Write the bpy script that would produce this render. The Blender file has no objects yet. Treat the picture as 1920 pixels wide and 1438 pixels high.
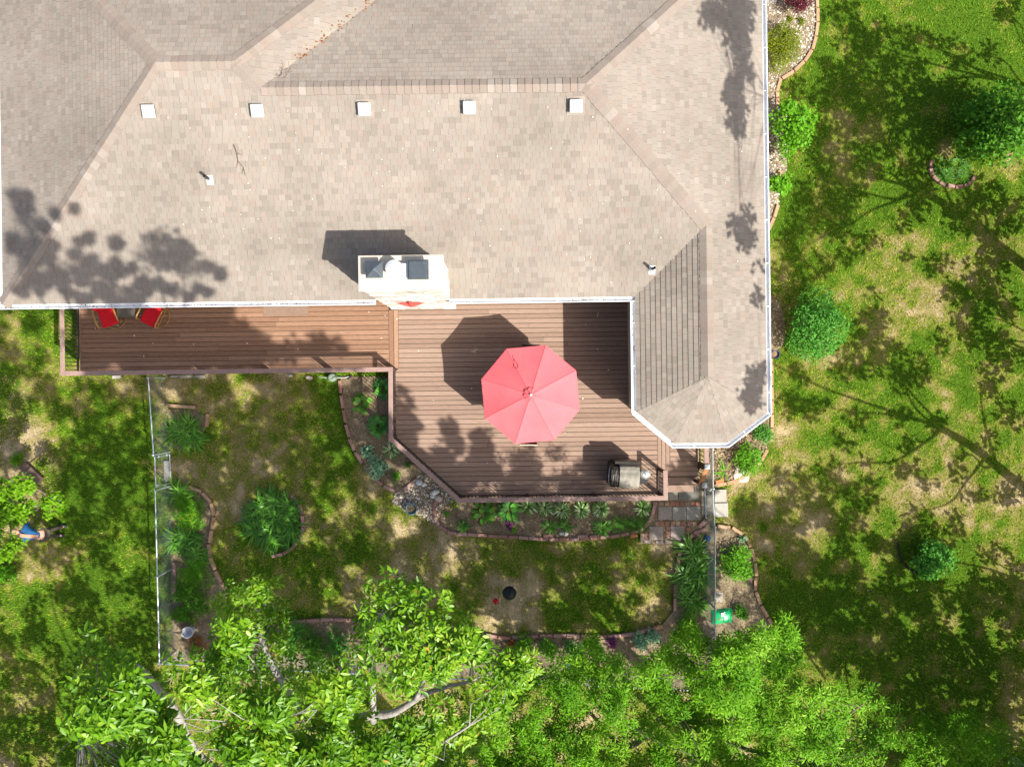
import bpy, math, random
import numpy as np
from mathutils import Vector, Matrix, Euler
rng = np.random.default_rng(7); random.seed(7)
S = bpy.context.scene; COL = S.collection
H, F, TH = 26.0, 1508.0, -0.0126          # camera height (m), focal length (photo pixels), small roll
# ---------------------------------------------------------------- camera, sky, sun, exposure
cam = bpy.data.cameras.new('Camera'); co = bpy.data.objects.new('Camera', cam); COL.objects.link(co)
co.location = (0, 0, H); co.rotation_euler = (0, 0, TH)
cam.sensor_width = 36; cam.lens = F / 1920 * 36; cam.clip_end = 1000; S.camera = co
SUN = Vector((.655, -.535, 1.0)).normalized()
elev = math.asin(SUN.z); az = math.atan2(SUN.x, SUN.y)
w = bpy.data.worlds.new('World'); S.world = w; w.use_nodes = True
nt = w.node_tree; bg = nt.nodes['Background']; sky = nt.nodes.new('ShaderNodeTexSky')
sky.sky_type = 'NISHITA'; sky.sun_disc = False; sky.dust_density = 4; sky.ozone_density = .6; sky.sun_elevation = elev; sky.sun_rotation = az
nt.links.new(sky.outputs[0], bg.inputs[0]); bg.inputs[1].default_value = 0.11
sl = bpy.data.lights.new('sun', 'SUN'); sl.energy = 5.0; sl.angle = math.radians(.5); sl.color = (1, .95, .865)
so = bpy.data.objects.new('sun', sl); COL.objects.link(so)
so.rotation_euler = SUN.to_track_quat('Z', 'Y').to_euler(); so.location = (20, -20, 40)
vs = S.view_settings; vs.view_transform = 'Standard'; vs.look = 'None'; vs.exposure = 0.84; vs.gamma = 1
# ---------------------------------------------------------------- helpers
cT, sT = math.cos(TH), math.sin(TH)
def P(px, py, z=0.0):
    D = H - z; u = (px - 960) * D / F; v = (719 - py) * D / F
    return Vector((u * cT - v * sT, u * sT + v * cT, z))
def PP(pts, z=0.0): return [P(a, b, z) for a, b in pts]
def tag(o, label=None, cat=None, group=None, kind=None):
    if label: o['label'] = label
    if cat: o['category'] = cat
    if group: o['group'] = group
    if kind: o['kind'] = kind
    return o
def empty(name, loc, label, cat, group=None, rz=0):
    o = bpy.data.objects.new(name, None); COL.objects.link(o); o.location = loc; o.rotation_euler = (0, 0, rz)
    o.empty_display_size = .1
    return tag(o, label, cat, group)
def clone(o, parent=None):
    c = o.copy(); COL.objects.link(c)
    if parent: c.parent = parent
    for ch in list(o.children): clone(ch, c)
    return c
class MB:
    def __init__(s, o=(0, 0, 0)): s.v = []; s.f = []; s.t = []; s.o = Vector(o); s.tint = .5
    def add(s, vs, fs):
        n = len(s.v); s.v += [Vector(p) - s.o for p in vs]; s.f += [[i + n for i in f] for f in fs]; s.t += [s.tint] * len(vs)
        return s
    def box(s, c, d, rz=0, M=None):
        x, y, z = d[0] / 2, d[1] / 2, d[2] / 2
        R = M or Matrix.Rotation(rz, 3, 'Z'); c = Vector(c)
        vs = [c + R @ Vector(p) for p in ((-x,-y,-z),(x,-y,-z),(x,y,-z),(-x,y,-z),(-x,-y,z),(x,-y,z),(x,y,z),(-x,y,z))]
        return s.add(vs, [(0,3,2,1),(4,5,6,7),(0,1,5,4),(1,2,6,5),(2,3,7,6),(3,0,4,7)])
    def beam(s, a, b, w, h):                     # box from a to b, w sideways, h up
        a, b = Vector(a), Vector(b); d = b - a; L = d.length; d.normalize()
        up = Vector((0, 0, 1)) if abs(d.z) < .98 else Vector((0, 1, 0))
        sd = d.cross(up).normalized(); u = sd.cross(d)
        M = Matrix((d, sd, u)).transposed()
        return s.box((a + b) / 2, (L, w, h), M=M)
    def prism(s, poly, z0, z1):
        n = len(poly); a = sum(poly[i][0] * poly[(i+1) % n][1] - poly[(i+1) % n][0] * poly[i][1] for i in range(n))
        if a < 0: poly = poly[::-1]
        vs = [(p[0], p[1], z0) for p in poly] + [(p[0], p[1], z1) for p in poly]
        return s.add(vs, [list(range(n))[::-1], list(range(n, 2 * n))] + [(i, (i+1) % n, n + (i+1) % n, n + i) for i in range(n)])
    def tube(s, pts, r, n=6, cap=True):
        pts = [Vector(p) for p in pts]; m = len(pts)
        rr = r if isinstance(r, (list, tuple)) else [r] * m
        vs = []; prev = None
        for i, p in enumerate(pts):
            d = (pts[min(i+1, m-1)] - pts[max(i-1, 0)]).normalized()
            if prev is None: a = d.orthogonal().normalized()
            else: a = (prev - d * prev.dot(d)); a = a.normalized() if a.length > 1e-6 else d.orthogonal().normalized()
            prev = a; b = d.cross(a)
            for k in range(n):
                t = 2 * math.pi * k / n; vs.append(p + (a * math.cos(t) + b * math.sin(t)) * rr[i])
        fs = [(i*n+k, i*n+(k+1) % n, (i+1)*n+(k+1) % n, (i+1)*n+k) for i in range(m-1) for k in range(n)]
        if cap: fs += [list(range(n))[::-1], list(range((m-1)*n, m*n))]
        return s.add(vs, fs)
    def lathe(s, prof, c=(0, 0, 0), n=20):
        c = Vector(c); vs = []; fs = []
        for r, z in prof:
            for k in range(n):
                t = 2 * math.pi * k / n; vs.append(c + Vector((r * math.cos(t), r * math.sin(t), z)))
        m = len(prof)
        fs = [(i*n+k, i*n+(k+1) % n, (i+1)*n+(k+1) % n, (i+1)*n+k) for i in range(m-1) for k in range(n)]
        if prof[0][0] > 1e-4: fs.append(list(range(n))[::-1])
        if prof[-1][0] > 1e-4: fs.append(list(range((m-1)*n, m*n)))
        return s.add(vs, fs)
    def build(s, name, mat, parent=None, bevel=0, smooth=False, kind=None):
        me = bpy.data.meshes.new(name); me.from_pydata([tuple(v) for v in s.v], [], s.f); me.update()
        at = me.attributes.new('tint', 'FLOAT', 'POINT'); at.data.foreach_set('value', s.t)
        me.materials.append(mat)
        if smooth: me.polygons.foreach_set('use_smooth', [True] * len(me.polygons))
        o = bpy.data.objects.new(name, me); COL.objects.link(o)
        if parent is not None: o.parent = parent
        else: o.location = s.o
        if bevel:
            b = o.modifiers.new('bevel', 'BEVEL'); b.width = bevel; b.segments = 2; b.limit_method = 'ANGLE'
        if kind: o['kind'] = kind
        return o
def nmesh(name, V, Fc, mat, parent=None, tint=None, smooth=False, loc=None):
    me = bpy.data.meshes.new(name); V = np.asarray(V, dtype=np.float32); Fc = np.asarray(Fc, dtype=np.int32)
    if loc is not None: V = V - np.asarray(loc, dtype=np.float32)
    me.vertices.add(len(V)); me.vertices.foreach_set('co', V.ravel())
    me.loops.add(Fc.size); me.loops.foreach_set('vertex_index', Fc.ravel())
    me.polygons.add(len(Fc)); me.polygons.foreach_set('loop_start', np.arange(len(Fc), dtype=np.int32) * Fc.shape[1])
    if smooth: me.polygons.foreach_set('use_smooth', np.ones(len(Fc), dtype=bool))
    me.update(calc_edges=True)
    if tint is not None: me.attributes.new('tint', 'FLOAT', 'POINT').data.foreach_set('value', np.asarray(tint, dtype=np.float32))
    me.materials.append(mat); o = bpy.data.objects.new(name, me); COL.objects.link(o)
    if parent is not None: o.parent = parent
    elif loc is not None: o.location = loc
    return o
def norm(a): return a / np.maximum(np.linalg.norm(a, axis=-1, keepdims=True), 1e-9)
def leafmesh(C, D, U, L, W, fold=.06, bend=.12, detail=False):
    D = norm(D); sd = norm(np.cross(D, U)); n = np.cross(sd, D); L = L[:, None]; W = W[:, None]; N = len(C)
    if not detail:
        V = np.stack([C, C + D*L*.5 - n*L*fold, C + D*L*.42 + sd*W/2, C + D*L*.42 - sd*W/2, C + D*L - n*L*bend], 1)
        T = np.array([[0,3,1],[0,1,2],[1,3,4],[1,4,2]]); k = 5
    else:
        e = L * bend
        V = np.stack([C, C + D*L*.33 - n*L*fold*.8, C + D*L*.68 - n*(L*fold*.8 + e*.35), C + D*L - n*e,
                      C + D*L*.25 + sd*W*.42, C + D*L*.6 + sd*W*.46 - n*e*.3, C + D*L*.25 - sd*W*.42, C + D*L*.6 - sd*W*.46 - n*e*.3], 1)
        T = np.array([[0,1,4],[1,5,4],[1,2,5],[2,3,5],[0,6,1],[1,6,7],[1,7,2],[2,7,3]]); k = 8
    Fc = (T[None] + (np.arange(N) * k)[:, None, None]).reshape(-1, 3)
    return V.reshape(-1, 3), Fc, k
def vnoise(x, y, seed=0):
    xi = np.floor(x).astype(int); yi = np.floor(y).astype(int); fx = x - xi; fy = y - yi
    fx = fx*fx*(3-2*fx); fy = fy*fy*(3-2*fy)
    def h(a, b):
        q = np.sin(a * 127.1 + b * 311.7 + seed * 74.7) * 43758.5453; return q - np.floor(q)
    return (h(xi, yi)*(1-fx) + h(xi+1, yi)*fx)*(1-fy) + (h(xi, yi+1)*(1-fx) + h(xi+1, yi+1)*fx)*fy
def fbm(x, y, seed=0, o=4):
    t = 0; a = .5
    for i in range(o): t = t + a * vnoise(x * 2**i + 17*i, y * 2**i, seed + i); a *= .5
    return t / .94
def inpoly(x, y, poly):
    r = np.zeros(x.shape, bool); n = len(poly); j = n - 1
    for i in range(n):
        xi, yi = poly[i][0], poly[i][1]; xj, yj = poly[j][0], poly[j][1]
        if yi != yj: r ^= ((yi > y) != (yj > y)) & (x < (xj - xi) * (y - yi) / (yj - yi) + xi)
        j = i
    return r
# ---------------------------------------------------------------- materials
def mat(name, c1, c2=None, scale=8, rough=.8, bump=0, bscale=None, by='noise', metal=0, spec=.3, transl=0, stops=None, grain=None, detail=5, coat=0):
    m = bpy.data.materials.new(name); m.use_nodes = True; nt = m.node_tree; N = nt.nodes; L = nt.links
    b = N['Principled BSDF']; b.inputs['Roughness'].default_value = rough; b.inputs['Metallic'].default_value = metal
    b.inputs['Specular IOR Level'].default_value = spec
    stops = stops or [(.25, c1), (.75, c2 or c1)]
    tc = N.new('ShaderNodeTexCoord'); src = tc.outputs['Object']
    def noise(sc, d=detail, stretch=None):
        n = N.new('ShaderNodeTexNoise'); n.inputs['Scale'].default_value = sc; n.inputs['Detail'].default_value = d
        v = src
        if stretch:
            mp = N.new('ShaderNodeMapping'); mp.inputs['Scale'].default_value = stretch; L.new(src, mp.inputs[0]); v = mp.outputs[0]
        L.new(v, n.inputs['Vector']); return n.outputs['Fac']
    if by == 'noise': fac = noise(scale)
    elif by == 'tint': a = N.new('ShaderNodeAttribute'); a.attribute_name = 'tint'; fac = a.outputs['Fac']
    elif by == 'object': a = N.new('ShaderNodeObjectInfo'); fac = a.outputs['Random']
    r = N.new('ShaderNodeValToRGB'); e = r.color_ramp.elements
    while len(e) < len(stops): e.new(.5)
    for i, (p, c) in enumerate(stops): e[i].position = p; e[i].color = (*c, 1)
    L.new(fac, r.inputs[0]); col = r.outputs[0]
    if grain:                                       # (scale, amount, stretch)
        g = noise(grain[0], 6, grain[2] if len(grain) > 2 else None)
        mr = N.new('ShaderNodeMapRange'); mr.inputs['From Min'].default_value = .3; mr.inputs['From Max'].default_value = .7
        mr.inputs['To Min'].default_value = 1 - grain[1]; mr.inputs['To Max'].default_value = 1 + grain[1]; L.new(g, mr.inputs[0])
        mx = N.new('ShaderNodeVectorMath'); mx.operation = 'MULTIPLY'; L.new(col, mx.inputs[0]); L.new(mr.outputs[0], mx.inputs[1]); col = mx.outputs[0]
    L.new(col, b.inputs['Base Color'])
    if bump:
        bp = N.new('ShaderNodeBump'); bp.inputs['Strength'].default_value = bump; bp.inputs['Distance'].default_value = .02
        L.new(noise(bscale or scale * 3), bp.inputs['Height']); L.new(bp.outputs[0], b.inputs['Normal'])
    if coat: b.inputs['Coat Weight'].default_value = coat
    if transl:
        t = N.new('ShaderNodeBsdfTranslucent'); L.new(col, t.inputs[0]); mxs = N.new('ShaderNodeMixShader'); mxs.inputs[0].default_value = transl
        L.new(b.outputs[0], mxs.inputs[1]); L.new(t.outputs[0], mxs.inputs[2]); L.new(mxs.outputs[0], N['Material Output'].inputs[0])
    return m
def shingle_mat(name, stops):
    m = mat(name, (.3,.3,.3), stops=stops, rough=.95, spec=.1); nt = m.node_tree; N = nt.nodes; L = nt.links
    r = next(n for n in N if n.type == 'VALTORGB')
    uv = N.new('ShaderNodeUVMap'); sp = N.new('ShaderNodeSeparateXYZ'); L.new(uv.outputs[0], sp.inputs[0])
    def mth(op, a, b=None):
        n = N.new('ShaderNodeMath'); n.operation = op
        for i, q in enumerate((a, b)):
            if q is None: continue
            if isinstance(q, (int, float)): n.inputs[i].default_value = q
            else: L.new(q, n.inputs[i])
        return n.outputs[0]
    row = mth('FLOOR', mth('DIVIDE', mth('ADD', sp.outputs[1], .001), .146))
    wr = N.new('ShaderNodeTexWhiteNoise'); wr.noise_dimensions = '1D'; L.new(row, wr.inputs['W'])
    uu = mth('ADD', mth('DIVIDE', sp.outputs[0], .165), mth('MULTIPLY', wr.outputs[0], 9.0))
    wob = N.new('ShaderNodeTexNoise'); wob.noise_dimensions = '2D'; wob.inputs['Scale'].default_value = 2.3; cw = N.new('ShaderNodeCombineXYZ'); L.new(sp.outputs[0], cw.inputs[0]); L.new(mth('MULTIPLY', row, 3.7), cw.inputs[1]); L.new(cw.outputs[0], wob.inputs['Vector'])
    uu = mth('ADD', uu, mth('MULTIPLY', wob.outputs[0], 1.1))
    cell = mth('FLOOR', uu); fr = mth('FRACT', uu)
    cb = N.new('ShaderNodeCombineXYZ'); L.new(cell, cb.inputs[0]); L.new(row, cb.inputs[1])
    wn = N.new('ShaderNodeTexWhiteNoise'); wn.noise_dimensions = '2D'; L.new(cb.outputs[0], wn.inputs['Vector'])
    L.new(wn.outputs[0], r.inputs[0])
    seam = mth('LESS_THAN', fr, .045)
    tc = N.new('ShaderNodeTexCoord')
    big = N.new('ShaderNodeTexNoise'); big.inputs['Scale'].default_value = .45; big.inputs['Detail'].default_value = 4; L.new(tc.outputs['Object'], big.inputs['Vector'])
    gr = N.new('ShaderNodeTexNoise'); gr.inputs['Scale'].default_value = 55; gr.inputs['Detail'].default_value = 3; L.new(tc.outputs['Object'], gr.inputs['Vector'])
    k = mth('ADD', mth('MULTIPLY', big.outputs[0], .65), mth('MULTIPLY', gr.outputs[0], .5)); k = mth('ADD', k, .43)
    k = mth('MULTIPLY', k, mth('SUBTRACT', 1.0, mth('MULTIPLY', seam, .4)))
    mx = N.new('ShaderNodeVectorMath'); mx.operation = 'SCALE'; L.new(r.outputs[0], mx.inputs[0]); L.new(k, mx.inputs['Scale'])
    L.new(mx.outputs[0], N['Principled BSDF'].inputs['Base Color'])
    return m
M = {}
ROOFC = [(0, (.200,.174,.147)), (.3, (.230,.203,.172)), (.65, (.243,.215,.183)), (.88, (.235,.193,.162)), (1, (.262,.234,.200))]
M['roof'] = shingle_mat('roof_shingles', ROOFC)
M['cap'] = mat('ridge_shingles', 0, stops=[(0, (.208,.172,.145)), (.5, (.236,.203,.172)), (.85, (.228,.182,.154)), (1, (.275,.242,.212))], by='tint', rough=.95, grain=(50, .12), spec=.1)
M['gutter'] = mat('gutter_white', (.78,.79,.8), (.68,.70,.72), 3, .45, grain=(14, .05))
M['fascia'] = mat('fascia_paint', (.72,.71,.69), (.62,.61,.58), 4, .6)
M['wall'] = mat('siding', (.48,.43,.36), (.40,.36,.30), 2.5, .8)
M['stone'] = mat('whitewashed_stone', 0, stops=[(0, (.40,.35,.30)), (.5, (.56,.52,.47)), (1, (.64,.61,.57))], by='tint', rough=.9, bump=.6, bscale=22, grain=(9, .12))
M['slab'] = mat('cream_concrete', (.56,.50,.405), (.48,.42,.335), 5, .85, grain=(30, .06))
M['cap_metal'] = mat('dark_flue_metal', (.055,.07,.085), (.09,.105,.12), 6, .45, metal=.3)
M['white_metal'] = mat('white_metal', (.75,.76,.78), (.62,.64,.66), 9, .4)
M['galv'] = mat('galvanised_vent', (.47,.47,.45), (.38,.38,.36), 7, .55, grain=(20, .06))
M['black'] = mat('black_metal', (.012,.012,.013), (.025,.025,.026), 12, .45)
M['pvc'] = mat('black_pipe', (.02,.02,.022), (.04,.04,.04), 10, .5)
M['deck'] = mat('composite_deck', 0, stops=[(0, (.222,.148,.110)), (.5, (.256,.175,.131)), (1, (.29,.203,.153))], by='tint', rough=.75, grain=(2.5, .16, (3, 40, 3)), spec=.25)
M['deckred'] = mat('warm_deck_boards', 0, stops=[(0, (.195,.108,.067)), (.5, (.25,.143,.090)), (1, (.305,.185,.12))], by='tint', rough=.7, grain=(2.5, .2, (3, 40, 3)), spec=.25)
M['rail'] = mat('rail_composite', (.30,.20,.17), (.25,.165,.14), 4, .7, grain=(3, .1, (6, 6, 30)))
M['dark'] = mat('dark_framing', (.05,.035,.028), (.08,.055,.04), 5, .9)
M['stairwood'] = mat('stained_stair_wood', (.36,.17,.075), (.26,.12,.055), 6, .7, grain=(4, .15, (3, 3, 30)))
M['glass'] = mat('window_glass', (.03,.04,.05), (.05,.06,.07), 2, .06, spec=.6)
M['frame'] = mat('window_frame', (.75,.74,.72), (.66,.65,.63), 5, .5)
M['red_canopy'] = mat('coral_canvas', (.84,.165,.185), (.76,.13,.15), 1.6, .85, bump=.25, bscale=7, transl=.12, grain=(70, .04), spec=.15)
M['star'] = mat('red_star_paint', (.62,.09,.075), (.5,.07,.06), 6, .6)
M['redcush'] = mat('red_cushion', (.58,.008,.018), (.45,.006,.014), 9, .85, grain=(60, .1))
M['gold'] = mat('bamboo_gold_frame', (.42,.25,.075), (.30,.17,.05), 14, .5)
M['table'] = mat('smoked_table_top', (.10,.085,.075), (.14,.12,.10), 9, .35)
M['sling'] = mat('dark_brown_sling', (.06,.035,.028), (.09,.055,.04), 20, .8)
M['beige'] = mat('beige_chair_frame', (.62,.53,.42), (.55,.46,.36), 10, .5)
M['grillcover'] = mat('taupe_cover', (.20,.185,.15), (.26,.24,.20), 5, .6, bump=.3, bscale=9)
M['grillblack'] = mat('grill_black', (.012,.011,.010), (.03,.026,.02), 8, .4)
M['silver'] = mat('shiny_foil', (.85,.85,.86), (.7,.72,.74), 18, .22, metal=.85, bump=.5, bscale=14)
M['wire'] = mat('fence_wire', (.24,.26,.26), (.18,.20,.20), 9, .5, metal=.3)
M['darkbark'] = mat('brown_bark', (.10,.085,.06), (.16,.13,.09), 9, .95)
M['galvfence'] = mat('galvanised_steel', (.50,.54,.56), (.38,.42,.44), 9, .35, metal=.55)
M['brick'] = mat('edging_brick', 0, stops=[(0, (.24,.125,.095)), (.4, (.33,.19,.155)), (.75, (.37,.235,.20)), (1, (.30,.15,.10))], by='object', rough=.9, grain=(25, .15))
M['tanbrick'] = mat('tan_edging_brick', 0, stops=[(0, (.36,.215,.12)), (.5, (.42,.27,.165)), (1, (.38,.20,.13))], by='object', rough=.9, grain=(25, .15))
M['redbrick'] = mat('red_paver', 0, stops=[(0, (.27,.135,.095)), (.35, (.33,.15,.10)), (.7, (.26,.20,.15)), (1, (.38,.20,.14))], by='object', rough=.9, grain=(25, .15))
M['orangebrick'] = mat('orange_brick', (.45,.17,.075), (.38,.14,.06), 9, .9)
def slabm(n, a, b): M[n] = mat(n, a, b, 6, .85, grain=(22, .14), bump=.2, bscale=25)
slabm('slab_mauve', (.31,.255,.225), (.26,.215,.19)); slabm('slab_grey', (.285,.265,.225), (.235,.225,.19)); slabm('slab_blue', (.14,.15,.135), (.20,.195,.165))
slabm('slab_tan', (.32,.30,.24), (.27,.25,.20)); slabm('slab_pale', (.38,.355,.31), (.32,.30,.26)); slabm('flag', (.55,.46,.40), (.47,.39,.34))
M['soil'] = mat('bed_soil', 0, stops=[(.25, (.115,.088,.052)), (.5, (.19,.148,.09)), (.78, (.28,.225,.14))], scale=3.5, rough=1, bump=.6, bscale=30, grain=(24, .35))
M['litter'] = mat('leaf_litter', 0, stops=[(0, (.10,.06,.035)), (.5, (.24,.155,.09)), (.85, (.38,.27,.17)), (1, (.52,.42,.30))], by='tint', rough=.9)
M['gravel'] = mat('river_gravel', 0, stops=[(0, (.17,.13,.095)), (.5, (.36,.30,.24)), (.85, (.58,.52,.45)), (1, (.80,.76,.70))], by='tint', rough=.85)
M['whiterock'] = mat('white_rock', (.72,.70,.67), (.55,.54,.51), 9, .85)
M['bark'] = mat('grey_bark', (.20,.18,.16), (.36,.34,.31), 9, .95, bump=.6, bscale=25)
M['twig'] = mat('brown_twig', (.10,.065,.045), (.16,.11,.08), 20, .9)
def leafm(n, stops, tr=.35, rough=.5, spec=.12): M[n] = mat(n, 0, stops=stops, by='tint', rough=rough, transl=tr, spec=spec)
leafm('leaf_walnut', [(0, (.050,.15,.005)), (.35, (.10,.245,.007)), (.7, (.165,.34,.010)), (.92, (.30,.47,.035)), (.97, (.33,.40,.04)), (1, (.46,.26,.05))], .40, .38, .35)
leafm('leaf_fine', [(0, (.060,.19,.005)), (.5, (.12,.31,.009)), (.85, (.20,.42,.020)), (1, (.32,.52,.06))], .36)
leafm('leaf_shade', [(0, (.05,.13,.010)), (1, (.10,.21,.016))], .2)
leafm('leaf_maple', [(0, (.10,.26,.006)), (1, (.19,.38,.015))], .4)
leafm('leaf_bush', [(0, (.045,.19,.015)), (.6, (.085,.28,.035)), (1, (.14,.38,.06))], .25)
leafm('leaf_deep', [(0, (.050,.17,.010)), (1, (.105,.28,.020))], .25)
leafm('leaf_bright', [(0, (.075,.25,.008)), (1, (.17,.41,.022))], .3)
leafm('leaf_gold', [(0, (.10,.15,.008)), (.6, (.18,.23,.012)), (1, (.28,.30,.02))], .25)
leafm('leaf_red', [(0, (.05,.008,.014)), (.7, (.12,.015,.03)), (1, (.20,.04,.045))], .3)
leafm('leaf_lily', [(0, (.045,.155,.010)), (.6, (.080,.245,.014)), (1, (.15,.38,.035))], .2, .4, .35)
leafm('leaf_lilyb', [(0, (.06,.20,.008)), (1, (.18,.42,.030))], .25, .35, .45)
leafm('leaf_hosta', [(0, (.030,.14,.015)), (.5, (.065,.25,.025)), (1, (.13,.38,.05))], .2, .35, .4)
leafm('leaf_lime', [(0, (.10,.22,.015)), (1, (.22,.36,.03))], .25, .4)
leafm('leaf_blue', [(0, (.13,.29,.15)), (1, (.29,.50,.30))], .15, .6)
leafm('leaf_varieg', [(0, (.10,.25,.04)), (.45, (.18,.38,.07)), (.65, (.50,.62,.30)), (1, (.75,.82,.52))], .2, .5)
leafm('flower_orange', [(0, (.40,.10,.02)), (1, (.65,.28,.05))], .2)
leafm('flower_purple', [(0, (.10,.02,.08)), (1, (.30,.08,.22))], .2)
leafm('flower_pink', [(0, (.55,.18,.22)), (1, (.75,.45,.45))], .2)
leafm('leaf_rust', [(0, (.22,.07,.02)), (1, (.40,.18,.05))], .2)
M['flange'] = mat('weathered_flange', (.20,.175,.15), (.27,.235,.20), 5, .8, grain=(30,.1))
# ---------------------------------------------------------------- plan of the plot (metres)
ZE, PITCH, ZD = 3.6, .42, 1.0             # roof edge height, roof pitch, deck height
OUT = [(-14.14,2.375),(3.457,2.375),(3.457,-.83),(4.5,-1.72),(5.98,-1.72),(7.086,-.9),(7.086,12.635),(-1.09,12.635),(-1.09,13.79),(-14.14,13.79)]
q = .5
WALL = [(-13.6,2.9),(3.62,2.9),(3.62,-.74),(4.56,-1.56),(5.94,-1.56),(6.9,-.83),(6.9,12.1),(-1.6,12.1),(-1.6,13.25),(-13.6,13.25)]
def D1(px, py): p = P(px, py, ZD); return (p.x, p.y)
yl = D1(450, 694)[1]; xl = D1(150, 600)[0]; xd = D1(738, 600)[0]; yb = D1(1000, 936)[1]; xr = D1(1244, 900)[0]; xlad = D1(1309, 870)[0]
DECK = [(xl, 2.9), (xl, yl), (xd, yl), (xd, D1(738, 822)[1]), (D1(858, 936)[0], yb), (xr, yb), (xr, D1(1240, 893)[1]), (xlad, D1(1300, 893)[1]), (xlad, -1.5), (3.7, -1.5), (3.7, 2.9)]
BED_DECK = PP([(638,706),(641,745),(648,790),(662,838),(690,883),(715,908),(743,922),(765,915),(784,893),(800,880),(760,840),(742,820),(742,706)])
GRAVEL_DECK = PP([(743,922),(765,915),(784,893),(800,880),(858,940),(835,945),(815,985),(790,965),(765,962),(735,940)])
BED_LOW = PP([(838,940),(820,950),(813,960),(822,985),(845,1000),(880,1002),(960,1007),(1030,1012),(1090,1010),(1150,1005),(1200,995),(1220,975),(1228,945),(1228,930)])
BED_FENCE = PP([(318,912),(340,912),(370,917),(395,935),(402,965),(397,1000),(393,1030),(405,1070),(430,1115),(470,1165),(525,1170),(560,1163),(640,1160),(690,1168),(835,1170),(880,1182),(940,1195),(1000,1192),(1060,1190),(1120,1193),(1180,1188),(1240,1172),(1262,1145),(1268,1070),(1275,1030),(1282,1015),(1300,1000),(1322,990),(1322,1290),(325,1240)])
BED_SMALL = PP([(316,768),(340,766),(368,772),(389,782),(387,802),(360,840),(318,840)])
BED_OUT = PP([(1322,988),(1375,992),(1400,1012),(1411,1040),(1416,1070),(1414,1100),(1424,1130),(1440,1158),(1460,1200),(1460,1260),(1322,1260)])
BED_WING = PP([(1325,800),(1440,800),(1436,845),(1422,866),(1398,888),(1372,902),(1325,908)])
BED_EAST = PP([(1425,-40),(1530,-40),(1532,40),(1527,80),(1514,108),(1490,133),(1463,150),(1457,165),(1457,200),(1475,215),(1475,320),(1460,345),(1460,380),(1452,405),(1440,432)])
BED_BUSH = PP([(1435,548),(1452,556),(1464,575),(1470,600),(1472,630),(1466,650),(1446,662),(1446,830),(1425,830)])
PATH = PP([(1222,905),(1330,905),(1330,990),(1295,1000),(1270,1025),(1200,1018),(1200,985),(1222,960)])
BARE_W = PP([(-30,700),(30,700),(60,760),(95,850),(120,900),(110,960),(60,1020),(-30,1040)])
BEDS = [BED_DECK, GRAVEL_DECK, BED_LOW, BED_FENCE, BED_SMALL, BED_OUT, BED_WING, BED_EAST, BED_BUSH, PATH]
# ---------------------------------------------------------------- lawn dryness field, ground sheet, grass
def dryness(x, y):
    d = fbm(x*.55+3, y*.55+9, 3) * .34 + fbm(x*1.5, y*1.5, 11) * .36 + fbm(x*4.2, y*4.2, 31) * .30
    u = x*cT + y*sT; v = -x*sT + y*cT; px = 960 + u*F/26; py = 719 - v*F/26
    d = (d - .5) * 1.7 + .40; brk = np.clip((fbm(x*2.1+5, y*2.1+2, 21) - .30) * 2.6, 0, 1.6) * .75 + .08
    ins = (px > 318) & (px < 1330) & (py > 690)
    d = d + np.where(ins, .135, 0)
    for cx, cy, r, a in [(70,790,70,.4),(95,870,60,.35),(30,870,80,.25),(40,640,60,.1),(330,730,110,.16),(470,720,90,.10),(560,900,50,.10),(1080,1040,90,.12),(1230,1060,60,.16),(850,1040,70,.08),
        (1470,810,45,.4),(1890,290,55,.45),(1870,300,40,.4),(1670,320,30,.3),(1610,350,35,.25),(1750,580,40,.26),(1710,530,35,.26),(1480,700,60,.2),(1540,170,26,.3),(1530,205,20,.3),
        (1540,1010,50,.2),(1880,1010,70,.25),(1510,1240,50,.32),(1530,1190,40,.25),(1640,1290,60,.2),(1390,940,40,.22),(1430,1000,30,.2),(1250,1130,50,.3),(1200,1160,50,.2),(480,1140,60,.25),(30,1100,60,.3),(150,1080,40,.2),(1700,1160,40,.2),(1620,840,60,.12),(1740,740,50,.15),(1840,1130,60,.1),(1750,960,50,.12)]:
        d = d + .8 * a * brk * np.exp(-((px-cx)**2 + (py-cy)**2) / (2*(r*.6)**2))
    d = np.where((px > 1330) & (py > 440) & (py < 1000), d + .06, d)
    d = np.where((px < 290) & (py > 700) & (px > 110), d - .10, d)
    d = np.where((px > 1500) & (py < 330), d - .05, d)
    return d
ps = []
gx = np.arange(-24, 24.01, .12); gy = np.arange(-18, 17.01, .12); X, Y = np.meshgrid(gx, gy, indexing='ij')
nx, ny = X.shape; Z = (fbm(X*.9, Y*.9, 5) - .5) * .03
idx = np.arange(nx*ny).reshape(nx, ny)
Q = np.stack([idx[:-1,:-1], idx[1:,:-1], idx[1:,1:], idx[:-1,1:]], -1).reshape(-1, 4)
V = np.stack([X, Y, Z - .03], -1).reshape(-1, 3)
ring = np.array([[-24,-18],[24,-18],[24,17],[-24,17]]); far = ring * 14.0
M['lawn'] = mat('lawn_ground', 0, stops=[(.38, (.055,.105,.008)), (.52, (.13,.145,.028)), (.66, (.21,.18,.07)), (.86, (.37,.29,.165))], by='tint', rough=1, grain=(26, .38), bump=.7, bscale=50, spec=.05)
tint = dryness(V[:,0], V[:,1])
base = len(V)
ra = [idx[0,0], idx[-1,0], idx[-1,-1], idx[0,-1]]
V = np.vstack([V, np.c_[far, np.full(4, -.05)]]); tint = np.r_[tint, [.42]*4]
Q = np.vstack([Q] + [np.array([[ra[i], base+i, base+(i+1)%4, ra[(i+1)%4]]]) for i in range(4)])
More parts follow.
